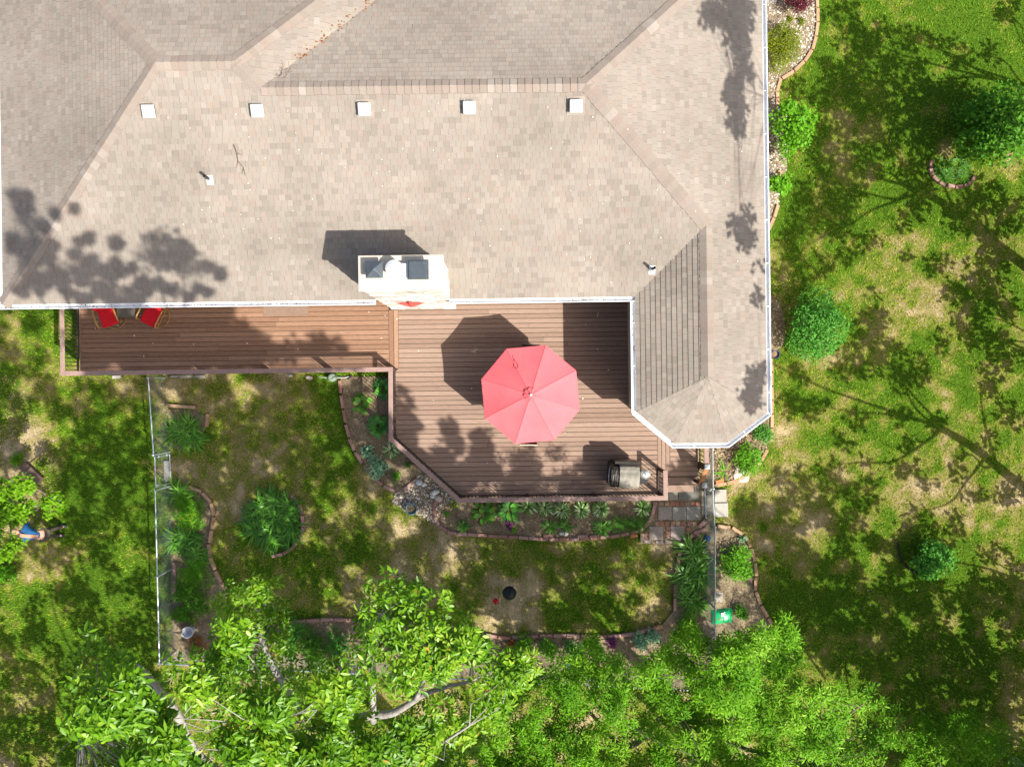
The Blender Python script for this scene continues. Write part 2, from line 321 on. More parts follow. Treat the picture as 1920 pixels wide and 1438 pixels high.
nmesh('ground', V, Q, M['lawn'], tint=tint)['kind'] = 'structure'
M['grass'] = mat('grass_blades', 0, stops=[(.0, (.098,.235,.008)), (.28, (.215,.375,.013)), (.46, (.34,.40,.025)), (.64, (.37,.31,.07)), (.82, (.48,.38,.20)), (1, (.58,.48,.32))], by='tint', rough=.6, transl=.25, spec=.2)
NB = 430000
gxy = np.c_[rng.uniform(-19.5, 19.5, NB), rng.uniform(-15, 13, NB)]
keep = ~inpoly(gxy[:,0], gxy[:,1], WALL) & ~inpoly(gxy[:,0], gxy[:,1], DECK)
for b in BEDS: keep &= ~inpoly(gxy[:,0], gxy[:,1], b)
d0 = dryness(gxy[:,0], gxy[:,1]); keep &= rng.uniform(0, 1, NB) > np.clip((d0 - .62) * 3.0, 0, .75)
keep &= ~(inpoly(gxy[:,0], gxy[:,1], BARE_W) & (rng.uniform(0, 1, NB) < .55))
gxy = gxy[keep]; d0 = d0[keep]; n = len(gxy)
a = rng.uniform(0, 2*np.pi, n) + 0; L = rng.uniform(.05, .115, n) * (1.15 - .35*np.clip(d0, 0, 1)); wd = rng.uniform(.008, .017, n); lean = rng.uniform(.35, 1.0, n)
zg = (fbm(gxy[:,0]*.9, gxy[:,1]*.9, 5) - .5) * .03 - .03
b0 = np.c_[gxy, zg]; dr = np.c_[np.cos(a), np.sin(a), 0*a]; sd = np.c_[-np.sin(a), np.cos(a), 0*a]
tip = b0 + dr * (L*lean)[:,None] + np.c_[0*a, 0*a, L*np.sqrt(np.clip(1.05-lean**2, .05, 1))]
V = np.stack([b0 - sd*wd[:,None], b0 + sd*wd[:,None], tip], 1).reshape(-1, 3)
tv = np.clip((d0 - .26) * 1.65 + rng.normal(0, .14, n), 0, 1)
tv = np.where(inpoly(gxy[:,0], gxy[:,1], BARE_W), np.clip(tv + .4, 0, 1), tv)
o = nmesh('lawn_grass', V, np.arange(3*n).reshape(-1, 3), M['grass'], tint=np.repeat(tv, 3))
tag(o, 'patchy green and straw coloured lawn grass around the house', 'grass', kind='stuff')
def sheet(name, poly, m, z):
    from mathutils.geometry import tessellate_polygon
    me = bpy.data.meshes.new(name); vs = [(p[0], p[1], z) for p in poly]
    me.from_pydata(vs, [], [t for t in tessellate_polygon([[Vector(v) for v in vs]])]); me.update()
    me.materials.append(m); o = bpy.data.objects.new(name, me); COL.objects.link(o); o['kind'] = 'structure'
    return o
for i, b in enumerate(BEDS[:-1]): sheet('garden_bed', b, M['soil'], .012 + .002*i)
sheet('path_bed', PATH, M['soil'], .034)
def scatter(polys, n, rmin, rmax, m, name, label, cat, kind='rock', zlo=.03, flat=.5):
    C = []
    for poly, k in polys:
        xs = [p[0] for p in poly]; ys = [p[1] for p in poly]
        pts = np.c_[rng.uniform(min(xs), max(xs), k*4), rng.uniform(min(ys), max(ys), k*4)]
        pts = pts[inpoly(pts[:,0], pts[:,1], poly)][:k]; C.append(pts)
    C = np.vstack(C); n = len(C); r = rng.uniform(rmin, rmax, n)
    if kind == 'rock':
        base = norm(np.array([[1,0,0],[.3,.95,0],[-.8,.6,0],[-.8,-.6,0],[.3,-.95,0],[.35,.3,.8],[-.35,.2,.85],[0,-.4,.8]], float)) * np.array([1,1,.8])
        T = np.array([[0,1,5],[1,2,6],[1,6,5],[2,3,6],[3,7,6],[3,4,7],[4,0,7],[0,5,7],[5,6,7]])
        V = base[None] * r[:,None,None] * rng.uniform(.65, 1.25, (n, 8, 1)) * np.array([1, 1, flat*1.6])
        a = rng.uniform(0, 6.28, n); c, s = np.cos(a)[:,None], np.sin(a)[:,None]
        V = np.stack([V[...,0]*c - V[...,1]*s*.8, V[...,0]*s + V[...,1]*c*.8, V[...,2]], -1) + np.c_[C, np.full(n, zlo)][:,None]
        k = 8
    else:
        a = rng.uniform(0, 6.28, n); D = np.c_[np.cos(a), np.sin(a), rng.uniform(-.25, .35, n)]; U = np.c_[rng.normal(0, .4, (n, 2)), np.ones(n)]
        V, Fc, k = leafmesh(np.c_[C, rng.uniform(zlo, zlo+.03, n)], D, U, r*2, r*rng.uniform(.4, 1.1, n)); T = None
    if T is not None: Fc = (T[None] + (np.arange(n)*k)[:,None,None]).reshape(-1, 3); V = V.reshape(-1, 3)
    return tag(nmesh(name, V, Fc, m, tint=np.repeat(rng.uniform(0, 1, n), k)), label, cat, kind='stuff')
scatter([(GRAVEL_DECK, 1000), (BED_EAST, 2600)], 0, (.016), .042, M['gravel'], 'river_gravel', 'pale river gravel spread beside the deck corner and along the east wall', 'gravel')
scatter([(BED_DECK, 1500), (BED_LOW, 2400), (BED_FENCE, 5200), (BED_SMALL, 200), (BED_OUT, 900), (BED_BUSH, 500), (PATH, 260)], 0, .012, .035, M['litter'], 'leaf_litter', 'brown bark chips and dead leaves lying in the garden beds', 'mulch', 'leaf', .045)
scatter([(BED_WING, 900)], 0, .03, .06, M['litter'], 'dead_leaf_drift', 'drift of curled tan dead leaves under the bay beside the deck stairs', 'leaves', 'leaf', .05)
scatter([(BARE_W, 1500)], 0, .012, .03, M['litter'], 'dry_thatch', 'dry straw and mulch on the bare ground at the left edge', 'mulch', 'leaf', .01)
# ---------------------------------------------------------------- house
house = empty('house', (0, 0, 0), 'large single storey house with tan shingle hip roof and white gutters', 'house')
MB().prism(WALL, -.3, ZE - .2).build('wall', M['wall'], house)
MB().prism(OUT, ZE - .17, ZE - .02).build('soffit', M['fascia'], house)
C = .146; TH_ = .017
class Roof:
    def __init__(s): s.v = []; s.f = []; s.uv = []
    def plane(s, poly, along):
        poly = [Vector(p) for p in poly]; n = (poly[1]-poly[0]).cross(poly[2]-poly[0]).normalized()
        if n.z < 0: n = -n
        al = Vector(along); sp = math.sqrt(1 - n.z**2)
        vv = lambda p: (p.z - ZE) / sp
        def clip(P0, lim, keep_above):
            out = []
            for i in range(len(P0)):
                a, b = P0[i], P0[(i+1) % len(P0)]; va, vb = vv(a), vv(b)
                ia = va >= lim - 1e-7 if keep_above else va <= lim + 1e-7; ib = vb >= lim - 1e-7 if keep_above else vb <= lim + 1e-7
                if ia: out.append(a)
                if ia != ib: out.append(a.lerp(b, (lim - va) / (vb - va)))
            return out
        top = max(vv(p) for p in poly); k = 0
        while k * C < top - 1e-4:
            q = clip(clip(poly, k*C, True), (k+1)*C, False)
            if len(q) >= 3:
                b = len(s.v)
                for p in q: s.v.append(p + n * (.004 + TH_ * (1 - (vv(p) - k*C) / C)))
                s.f.append(list(range(b, b+len(q)))); s.uv.append([(p.dot(al), min(max(vv(p), k*C + .002), (k+1)*C - .004)) for p in q])
                lo = [i for i in range(len(q)) if abs(vv(q[i]) - k*C) < 1e-5]
                if len(lo) == 2:
                    i, j = lo; bb = len(s.v); s.v += [s.v[b+i].copy(), s.v[b+j].copy(), q[j] - n*.01, q[i] - n*.01]
                    s.f.append([bb, bb+1, bb+2, bb+3]); s.uv.append([(q[t].dot(al), k*C + .02) for t in (i, j, j, i)])
            k += 1
    def build(s, name, m, parent):
        me = bpy.data.meshes.new(name); me.from_pydata([tuple(p) for p in s.v], [], s.f); me.update()
        uv = me.uv_layers.new(name='UVMap'); uv.data.foreach_set('uv', [c for f in s.uv for t in f for c in t])
        me.materials.append(m); o = bpy.data.objects.new(name, me); COL.objects.link(o); o.parent = parent; return o
ye, xe, xw, xww = 2.375, 7.086, -14.14, 3.457
rm = 5.13; zm = ZE + PITCH*rm; ym = ye + rm; xm = xe - rm
rA = 5.707; zA = ZE + PITCH*rA; yA = ye + rA; xA1, xA2 = -8.75, -6.8; yAn = yA + rA; xAe = xA2 + rA
dj = (zA - zm) / PITCH; xj = xA2 + dj                                   # where block A's south-east hip meets the main ridge
xR = (xww + xe) / 2; rw = (xe - xww) / 2; zw = ZE + PITCH*rw; yR = ye + rw; yap = .12
A1, A2 = (xA1, yA, zA), (xA2, yA, zA); J = (xj, ym, zm); Mr = (xm, ym, zm); W1 = (xR, yR, zw); AP = (xR, yap, zw)
g = lambda p: (p[0], p[1], ZE)
oc = [g(OUT[i]) for i in (2, 3, 4, 5)]
R = Roof()
R.plane([(xw, ye, ZE), (xww, ye, ZE), W1, Mr, J, A2, A1], (1,0,0))
R.plane([(xw, ye, ZE), A1, (xw, yAn, ZE)], (0,1,0))
R.plane([A1, A2, (xAe, yAn, ZE), (xw, yAn, ZE)], (1,0,0))
yv = ym + rm
R.plane([A2, J, (xAe, yv, ZE), (xAe, yAn, ZE)], (0,1,0))
R.plane([J, Mr, (xe, yv, ZE), (xAe, yv, ZE)], (1,0,0))
R.plane([Mr, W1, AP, oc[3], (xe, yv, ZE)], (0,1,0))
R.plane([W1, (xww, ye, ZE), oc[0], AP], (0,1,0))
R.plane([AP, oc[0], oc[1]], (.76,-.65,0)); R.plane([AP, oc[1], oc[2]], (1,0,0)); R.plane([AP, oc[2], oc[3]], (.8,.6,0))
roof = R.build('roof', M['roof'], house)
def capline(a, b, n1, n2, half=.19, step=.19):
    a, b = Vector(a), Vector(b); d = b - a; L = d.length; d.normalize(); mb = MB(); k = int(L/step)
    s1 = Vector(n1).cross(d).normalized(); s2 = Vector(n2).cross(d).normalized()
    if s1.z > 0: s1 = -s1
    if s2.z > 0: s2 = -s2
    up = (Vector(n1).normalized() + Vector(n2).normalized()).normalized()
    for i in range(k + 1):
        t0 = min(i*step, L); t1 = min(t0 + step*1.02, L + .02)
        if t1 - t0 < .03: continue
        mb.tint = rng.uniform(0, 1); h0, h1 = .045, .026; w = half * rng.uniform(.95, 1.05)
        p0, p1 = a + d*t0, a + d*t1
        vs = [p0 + s1*w + up*h0*.85, p0 + up*h0, p0 + s2*w + up*h0*.85, p1 + s1*w + up*h1*.85, p1 + up*h1, p1 + s2*w + up*h1*.85,
              p0 + s1*w - up*.02, p0 + s2*w - up*.02, p1 + s1*w - up*.02, p1 + s2*w - up*.02]
        mb.add(vs, [(0,1,4,3), (1,2,5,4), (0,3,8,6), (2,7,9,5), (0,6,1), (1,7,2)])
    mb.build('ridge_cap', M['cap'], roof)
NS, NN, NE, NW = (0,-PITCH,1), (0,PITCH,1), (PITCH,0,1), (-PITCH,0,1)
low = lambda a, b: (a, b)
for a, b, n1, n2 in [((xw, ye, ZE), A1, NS, NW), (A1, A2, NS, NN), ((xw, yAn, ZE), A1, NN, NW), ((xAe, yAn, ZE), A2, NN, NE), (J, A2, NE, NS), (J, Mr, NS, NN),
                     ((xe, yv, ZE), Mr, NE, NN), (W1, Mr, NE, NS), (AP, W1, NE, NW)]: capline(a, b, n1, n2)
NO = [NW, (-.3,-.36,1), (0,-.42,1), (.33,-.3,1), NE]
for i in (): capline(oc[i], AP, NO[i], NO[i+1], half=.05)
def gutter(a, b, out, k):
    mb = MB(); a, b = Vector((*a, 0)), Vector((*b, 0)); o = Vector((*out, 0)).normalized(); dz = .001*k
    def strip(o0, o1, z0, z1):
        c0 = a + o*(o0+o1)/2; c1 = b + o*(o0+o1)/2; z = Vector((0, 0, (z0+z1)/2 + dz)); mb.beam(c0 + z, c1 + z, abs(o1-o0), z1-z0)
    strip(-.006, .13, ZE-.10, ZE-.088); strip(.118, .13, ZE-.088, ZE-.002); strip(.113, .135, ZE-.002, ZE+.012); strip(-.008, .004, ZE-.088, ZE-.004)
    L = (b-a).length
    for i in range(int(L/1.2)):
        p = a.lerp(b, (i+.5)*1.2/L); mb.beam(p + o*.005 + Vector((0,0,ZE-.008)), p + o*.113 + Vector((0,0,ZE-.008)), .02, .006)
    mb.build('gutter', M['gutter'], house)
gutter((xw-.12, ye), (-3.78, ye), (0,-1), 1); gutter((-1.72, ye), (xww-.01, ye), (0,-1), 2); gutter((xww, ye-.13), (xww, -.86), (-1,0), 3)
for i in range(3):
    a, b = OUT[2+i], OUT[3+i]; d = Vector((b[0]-a[0], b[1]-a[1])).normalized()
    gutter((a[0]-d.x*.05, a[1]-d.y*.05), (b[0]+d.x*.05, b[1]+d.y*.05), (d.y, -d.x), 4+i)
gutter((xe, -.94), (xe, 12.7), (1,0), 7); gutter((xw, ye-.12), (xw, yAn), (-1,0), 8)
# downspouts, doors and windows
def window(x0, x1, z0, z1, y, face, name='window'):
    mb = MB(); g_ = MB(); ax = {'S': lambda a, z, d: (a, y - d, z), 'W': lambda a, z, d: (y - d, a, z), 'E': lambda a, z, d: (y + d, a, z)}[face]
    def bar(a0, a1, c0, c1, d0, d1, m): 
        p, r = Vector(ax(a0, c0, d0)), Vector(ax(a1, c1, d1)); m.box((p+r)/2, [max(abs(t), .004) for t in (r-p)])
    w = .07
    bar(x0, x1, z0, z0+w, -.02, .035, mb); bar(x0, x1, z1-w, z1, -.02, .035, mb); bar(x0, x0+w, z0+w, z1-w, -.02, .033, mb); bar(x1-w, x1, z0+w, z1-w, -.02, .033, mb)
    bar((x0+x1)/2-.03, (x0+x1)/2+.03, z0+w, z1-w, -.02, .03, mb); f = mb.build(name, M['frame'], house, bevel=.006)
    bar(x0+w, x1-w, z0+w, z1-w, -.01, .012, g_); g_.build('pane', M['glass'], f)
window(-7.6, -5.4, ZD+.02, ZD+2.1, 2.9, 'S', 'sliding_door'); window(-11.2, -9.6, ZD+.9, ZD+2.1, 2.9, 'S'); window(.2, 2.4, ZD+.02, ZD+2.1, 2.9, 'S', 'sliding_door')
window(.2, 1.9, ZD+.6, ZD+2.05, 3.62, 'W'); window(2.5, 3.9, 1.6, 3.0, 6.9, 'E'); window(7.0, 8.6, 1.6, 3.0, 6.9, 'E')
# roof fittings
def roofz(x, y): return min(ZE + PITCH*(y - ye), ZE + PITCH*(xe - x)) if y > ye else ZE
MS = Matrix.Rotation(math.atan(PITCH), 3, 'X')
for px, py in [(278,205),(482,204),(683,201),(880,198),(1080,195)]:
    c = P(px, py, 5.6); z = roofz(c.x, c.y); c = P(px, py, z + .12); n = Vector(NS).normalized(); c.z = roofz(c.x, c.y)
    fl = MB(); fl.box(c + n*.022, (.46, .46, .012), M=MS); v = fl.build('roof_vent', M['flange'], house)
    t = MB(); t.box(c + n*.07, (.27, .27, .09), M=MS); t.build('vent_throat', M['black'], v)
    h = MB(); h.box(c + n*.145, (.33, .33, .07), M=MS); h.build('vent_hood', M['galv'], v, bevel=.03)
for px, py in [(399,341),(1232,498)]:
    c = P(px, py, 4.7); c.z = roofz(c.x, c.y); n = Vector(NS).normalized()
    fl = MB(); fl.box(c + n*.024, (.17, .24, .012), M=MS); f = fl.build('vent_flashing', M['white_metal'], house)
    col = MB(); col.lathe([(.075, .02), (.055, .12), (.05, .12)], c, 14); col.build('flashing_collar', M['white_metal'], f)
    p = MB(); p.lathe([(.04, .0), (.04, .42), (.03, .42), (.03, .3)], c, 14); p.build('vent_pipe', M['pvc'], f)
# chimney
CX0, CX1, CY0, CY1, CZ = -3.70, -1.70, 2.34, 3.16, 6.12
chim = MB()
chim.box(((CX0+CX1)/2, (CY0+CY1)/2+.01, (CZ-.3)/2), (CX1-CX0-.12, CY1-CY0-.1, CZ+.3)); chim.tint = .1
z = .0
while z < CZ - .02:                            # irregular whitewashed stones standing proud
    h = random.uniform(.09, .2); h = min(h, CZ - z)
    for face in 'SWEN':
        a0, a1 = (CX0, CX1) if face in 'SN' else (CY0+.07, CY1-.07); x = a0
        while x < a1 - .02:
            l = min(random.uniform(.18, .5), a1 - x); 
            if a1 - x - l < .1: l = a1 - x
            d = random.uniform(.05, .085); chim.tint = random.random()
            if face in 'SN': chim.box((x+l/2, (CY0+.05-d/2+.025) if face == 'S' else (CY1-.05+d/2-.025), z+h/2), (l-.014, d, h-.012), rz=random.uniform(-.02, .02))
            else: chim.box(((CX0+.06-d/2+.02) if face == 'W' else (CX1-.06+d/2-.02), x+l/2, z+h/2), (d, l-.014, h-.012))
            x += l
    z += h
ch = chim.build('chimney', M['stone'], house, bevel=.012)
MB().box(((CX0+CX1)/2, (CY0+CY1)/2, CZ+.05), (CX1-CX0+.1, CY1-CY0+.06, .1)).build('chimney_cap', M['slab'], ch, bevel=.015)
def fcap(px0, py0, px1, py1, h, pyramid):
    zt = CZ + .1 + h; a, b = P(px0, py1, zt), P(px1, py0, zt); c = (a+b)/2; sx, sy = b.x-a.x, b.y-a.y
    m = MB(); m.box((c.x, c.y, CZ+.1+h*.3), (sx*.7, sy*.7, h*.6))
    f = m.build('flue', M['black'], ch)
    t = MB(); z0 = zt - .06
    t.box((c.x, c.y, z0), (sx, sy, .05))
    if pyramid: t.add([(c.x-sx/2,c.y-sy/2,z0+.026),(c.x+sx/2,c.y-sy/2,z0+.026),(c.x+sx/2,c.y+sy/2,z0+.026),(c.x-sx/2,c.y+sy/2,z0+.026),(c.x,c.y,z0+.13)], [(0,1,4),(1,2,4),(2,3,4),(3,0,4)])
    else: t.box((c.x, c.y, z0+.04), (sx*.84, sy*.84, .03))
    t.build('flue_hood', M['cap_metal'], f, bevel=.008)
fcap(685, 489, 717, 521, .3, True); fcap(763, 486, 803, 524, .3, False)
c = P(738, 503, CZ+.45); m = MB(); c2 = P(748, 508, CZ+.2); m.box((c2.x+.05, c2.y, CZ+.2), (.34, .34, .2)); f = m.build('flue', M['white_metal'], ch, bevel=.01)
m = MB(); m.lathe([(.10,.1),(.10,.36),(.205,.38),(.205,.43),(.12,.49),(0,.5)], (c.x, c.y, CZ), 24); m.build('flue_hood', M['white_metal'], f, smooth=False)
# star
sc = Vector(P(770, 562, 3.0)); sc.y = CY0 - .01; star = empty('wall_star', sc, 'red metal five pointed star hung on the white chimney stone', 'wall star')
m = MB(); pts = [Vector((math.sin(k*math.pi/5)*(.46 if k % 2 == 0 else .185), 0, math.cos(k*math.pi/5)*(.46 if k % 2 == 0 else .185))) for k in range(10)]
m.add([(0,-.12,0)] + [tuple(p) for p in pts] + [(0,-.005,0)], [(0, 1+k, 1+(k+1) % 10) for k in range(10)] + [(11, 1+(k+1) % 10, 1+k) for k in range(10)]); m.build('star_body', M['star'], star)
# twigs and petals on the roof
def twig(px, py, a, L, lab):
    c = P(px, py, 4.8); z = roofz(c.x, c.y); c = P(px, py, z); c.z = roofz(c.x, c.y) + .05
    e = empty('twig', c, lab, 'twig'); m = MB(); d = Vector((math.cos(a), math.sin(a), PITCH*math.sin(a)*.95)); s = Vector((-d.y, d.x, d.x*PITCH*.9))
    p = [d*(L*t) + s*random.uniform(-.05, .05) + Vector((0,0,.012)) for t in (-.5, -.25, 0, .25, .5)]
    m.tube(p, [.012, .011, .009, .007, .004], 5)
    for t in (1, 2, 3): m.tube([p[t], p[t] + d*.13 + s*random.choice((-.12, .12))], [.007, .003], 4)
    m.build('stem', M['twig'], e)
twig(450, 302, -1.2, .75, 'thin dry twig lying on the roof above the left vent pipe'); twig(1297, 492, 1.4, .45, 'forked twig lying in the roof valley by the wing'); twig(534, 130, .9, .35, 'small twig lodged by the left valley of the roof')
n = 95; C0 = []
while len(C0) < n:
    p = P(random.uniform(20, 1420), random.uniform(10, 550), 4.6); z = None
    if p.y > ye + .1 and p.x < xe - .1:
        z = min(ZE+PITCH*(p.y-ye), ZE+PITCH*(xe-p.x)) if p.x > -5.5 else (ZE+PITCH*(p.y-ye) if p.y < yA - .3 and p.x > -9 else None)
        if z and p.y < ym - .3: C0.append((p.x, p.y, z + .045))
C0 = np.array(C0); a = rng.uniform(0, 6.28, n)
V, Fc, k = leafmesh(C0, np.c_[np.cos(a), np.sin(a), 0*a], np.tile([0,-.38,.92], (n,1)), rng.uniform(.02,.045,n), rng.uniform(.015,.03,n)); tag(nmesh('petals', V, Fc, mat('petal_white', (.8,.78,.72), (.7,.66,.58)), tint=np.repeat(rng.uniform(0,1,n),k)), 'tiny white petals scattered over the shingles', 'petals', kind='stuff')
n = 150; t = rng.uniform(.0, 1, n)**.6*.85; jx = rng.normal(0, .05, n); V0 = np.c_[J[0] + t*(xAe-J[0]) + jx, J[1] + t*(yv-J[1]) - jx + rng.normal(0,.05,n), zm - PITCH*t*rm + .06 + abs(jx)*.3]
a = rng.uniform(0, 6.28, n); V, Fc, k = leafmesh(V0, np.c_[np.cos(a), np.sin(a), rng.normal(0,.3,n)], np.tile([0,.1,1.], (n,1)), rng.uniform(.04,.1,n), rng.uniform(.02,.05,n))
tag(nmesh('valley_leaves', V, Fc, M['leaf_rust'], tint=np.repeat(rng.uniform(0,1,n),k)), 'rust coloured dead leaves caught in the roof valley', 'leaves', kind='stuff')
n = 500; V0 = np.c_[np.r_[rng.uniform(-13.5,-4,300), rng.uniform(1.5,3.4,100), np.full(100, xww-.06)], np.r_[np.full(400, ye-.06), rng.uniform(.8,2.3,100)], np.full(n, ZE-.075)]; V0[:,:2] += rng.normal(0,.02,(n,2))
sel = rng.uniform(0,1,n) < .25 + .75*(fbm(V0[:,0]*1.5, V0[:,1]*1.5, 8) > .5); V0 = V0[sel]; n = len(V0); a = rng.uniform(0, 6.28, n)
V, Fc, k = leafmesh(V0, np.c_[np.cos(a), np.sin(a), rng.normal(0,.3,n)], np.tile([0,.1,1.], (n,1)), rng.uniform(.02,.06,n), rng.uniform(.01,.03,n))
tag(nmesh('gutter_debris', V, Fc, M['litter'], tint=np.repeat(rng.uniform(0,1,n)*.7,k)), 'brown leaf debris lying in the white gutters', 'leaf debris', kind='stuff')
# ---------------------------------------------------------------- deck
deck = empty('deck', ((xl+xr)/2, 0, 0), 'large brown composite deck with railings along the back of the house', 'deck'); DO = deck.location
def boards(name, m, x0, x1, y0, y1, poly=None, pitch=.149, gap=.015, vertical=False, parent=deck, z=ZD):
    mb = MB(DO); n = max(1, round((y1-y0)/pitch)); pitch = (y1-y0)/n
    for i in range(n):
        a = y0 + i*pitch + gap/2; b = a + pitch - gap; segs = [(x0, x1)]
        if poly:                                   # trim each board end against the slanted deck edge
            xa = poly(a); xb = poly(b)
        else: xa = xb = x0
        xs = [None]; L = x1 - x0
        cut = x0 + L*random.uniform(.3, .7) if L > 5 else None
        parts = [((xa, xb), (cut-.003, cut-.003)), ((cut+.003, cut+.003), (x1, x1))] if cut and cut > max(xa, xb) + .5 else [((xa, xb), (x1, x1))]
        for (pa, pb), (qa, qb) in parts:
            mb.tint = random.random(); poly4 = [(pa, a), (qa, a), (qb, b), (pb, b)]
            if vertical: poly4 = [(y_, x_) for x_, y_ in poly4][::-1]
            mb.prism(poly4, z-.03, z)
    return mb.build(name, m, parent)
xdiv0, xdiv1 = D1(729, 620)[0], D1(747, 620)[0]
boards('decking', M['deckred'], xl+.005, xdiv0-.004, yl, 2.9)
boards('divider_boards', M['deckred'], yl, 2.33, xdiv0, xdiv1, vertical=True)
dA, dB = DECK[3], DECK[4]
slant = lambda y: dA[0] if y > dA[1] else (dA[0] + (dA[1]-y)/(dA[1]-dB[1])*(dB[0]-dA[0]))
xq0, xq1 = D1(1233, 850)[0], D1(1256, 850)[0]; yst = D1(1280, 893)[1]
boards('decking', M['deck'], xd + .26, xq0-.004, yb, 2.9, poly=lambda y: max(slant(y), xdiv1+.004) if y > yl else max(slant(y), xd))
boards('divider_boards', M['deck'], D1(1240, 893)[1]-.0, -.1, xq0, xq1, vertical=True)
boards('landing_boards', M['deck'], xq1+.004, xlad, yst+.0, -1.56)
# frame under the boards, fascia
MB(DO).prism([(x*.9995, y) for x, y in DECK], ZD-.26, ZD-.034).build('deck_frame', M['dark'], deck)
fb = MB(DO)
edge = [(xl, 2.9), (xl, yl), (xd, yl), dA, dB, (xr, yb), (xr, yst)]
for a, b in zip(edge[:-1], edge[1:]):
    d = Vector((b[0]-a[0], b[1]-a[1], 0)).normalized(); o = Vector((-d.y, d.x, 0)) * -.013
    fb.beam(Vector((*a, ZD-.14)) + o, Vector((*b, ZD-.14)) + o, .024, .27)
fb.build('fascia_board', M['rail'], deck)
for a, b in zip(edge[:-1], edge[1:]):
    L = math.dist(a, b)
    for i in range(int(L/2.2)+1):
        t = min(.97, .03 + i*2.2/L); MB(DO).box((a[0]+(b[0]-a[0])*t*.99, a[1]+(b[1]-a[1])*t + .06, (ZD-.26)/2 - .03), (.12, .12, ZD-.2)).build('support_post', M['dark'], deck)

def railing(pts, h=.95, inset=.0, name='railing', capw=.14, wood='rail', post_ends=True, zb=ZD, zs=None):
    zs = zs or [zb]*len(pts); R_ = MB(DO); tr = MB(DO); bl = MB(DO); ps = []
    V = [Vector((*p, z)) for p, z in zip(pts, zs)]
    for k, (a, b) in enumerate(zip(V[:-1], V[1:])):
        d = (b-a).normalized(); e0 = d*(capw/2 if k > 0 else 0); e1 = d*(capw/2 if k < len(V)-2 else capw/2)
        tr.beam(a - d*capw/2 + Vector((0,0,h + .0008*k)), b + e1 + Vector((0,0,h+.0008*k)), capw, .03)
        R_.beam(a + Vector((0,0,.10)), b + Vector((0,0,.10)), .05, .05); R_.beam(a + Vector((0,0,h-.05)), b + Vector((0,0,h-.05)), .04, .06)
        L = (b-a).length; n = int(L/.115)
        for i in range(1, n):
            p = a.lerp(b, i/n); bl.box(p + Vector((0,0,h/2)), (.019, .019, h-.16))
        m = max(1, round(L/2.1))
        for i in range(m + (1 if k == len(V)-2 else 0)): ps.append(a.lerp(b, i/m))
    r = tr.build(name, M[wood], deck, bevel=.012)
    for nm, q in (('bottom_rail', 0), ('upper_bar', 1)):
        b_ = MB(DO); b_.v = [v for i in range(q, len(R_.v)//8, 2) for v in R_.v[8*i:8*i+8]]; b_.t = [.5]*len(b_.v); b_.f = [[x+8*i for x in f] for i in range(len(b_.v)//8) for f in ((0,3,2,1),(4,5,6,7),(0,1,5,4),(1,2,6,5),(2,3,7,6),(3,0,4,7))]; b_.build(nm, M['dark'], r)
    bl.build('balusters', M['black'], r)
    for p in ps: MB(DO).box(p + Vector((0,0,h/2-.02)), (.09, .09, h-.03)).build('railing_post', M['dark'], r, bevel=.008)
    return r
hr = .95
def R1(px, py): p = P(px, py, ZD+hr); return (p.x, p.y)
rl = R1(115, 600)[0]; ryl = R1(450, 696)[1]; rxd = R1(733, 750)[0]; ra = R1(733, 823); rb = R1(861, 936); ryb = R1(1000, 936.5)[1]; rxr = R1(1247.5, 900)[0]
railing([(rl+.02, 2.75), (rl+.02, ryl), (rxd, ryl), ra, (rb[0], ryb), (rxr, ryb), (rxr, R1(1247, 886)[1])])
sx = R1(1324.5, 860)[0]
s = railing([(sx, -1.75), (sx, R1(1324, 874)[1])]); 
sy0 = yst; steps = []
for i in range(3):
    z = ZD - .25*(i+1)
    if i < 2:
        m = MB(DO); m.box(((xq1+xlad)/2 - .1, sy0 - .14 - i*.28, z-.02), (xlad-xq1+.24, .27, .04)); st = m.build('step', M['deck'], deck, bevel=.008)
        m = MB(DO); m.box(((xq1+xlad)/2 - .1, sy0 - .02 - i*.28, z+.11), (xlad-xq1+.2, .02, .22)); m.build('riser', M['dark'], st)
        for x in (xq1-.16, xlad-.02): MB(DO).box((x, sy0 - .14 - i*.28, (z-.04)/2), (.05, .27, z-.04)).build('stringer', M['dark'], st)
railing([(sx, R1(1324, 880)[1]), (P(1320, 908, ZD-.2+hr).x-.03, P(1320, 908, ZD-.3+hr).y)], wood='stairwood', name='stair_railing', zs=[ZD-.03, ZD-.5], capw=.15)
for px, py, z in ((1326, 875, ZD+hr+.05), (1321, 910, ZD+hr-.42)):
    p = P(px, py, z); MB(DO).box((p.x, p.y, p.z), (.15, .15, .04)).add([(p.x-.075,p.y-.075,p.z+.021),(p.x+.075,p.y-.075,p.z+.021),(p.x+.075,p.y+.075,p.z+.021),(p.x-.075,p.y+.075,p.z+.021),(p.x,p.y,p.z+.06)], [(0,1,4),(1,2,4),(2,3,4),(3,0,4)]).build('post_cap', M['galvfence'], deck)
mt = empty('door_mat', (-7.0, 2.4, ZD), 'pale worn doormat on the deck half under the eave', 'doormat')
MB().box((0, 0, .008), (1.4, .42, .012)).build('mat', mat('doormat', (.24,.165,.12), (.18,.12,.09), 12, .95), mt)
M['seam'] = mat('coral_seam', (.78,.14,.16), (.72,.12,.14), 5, .85)
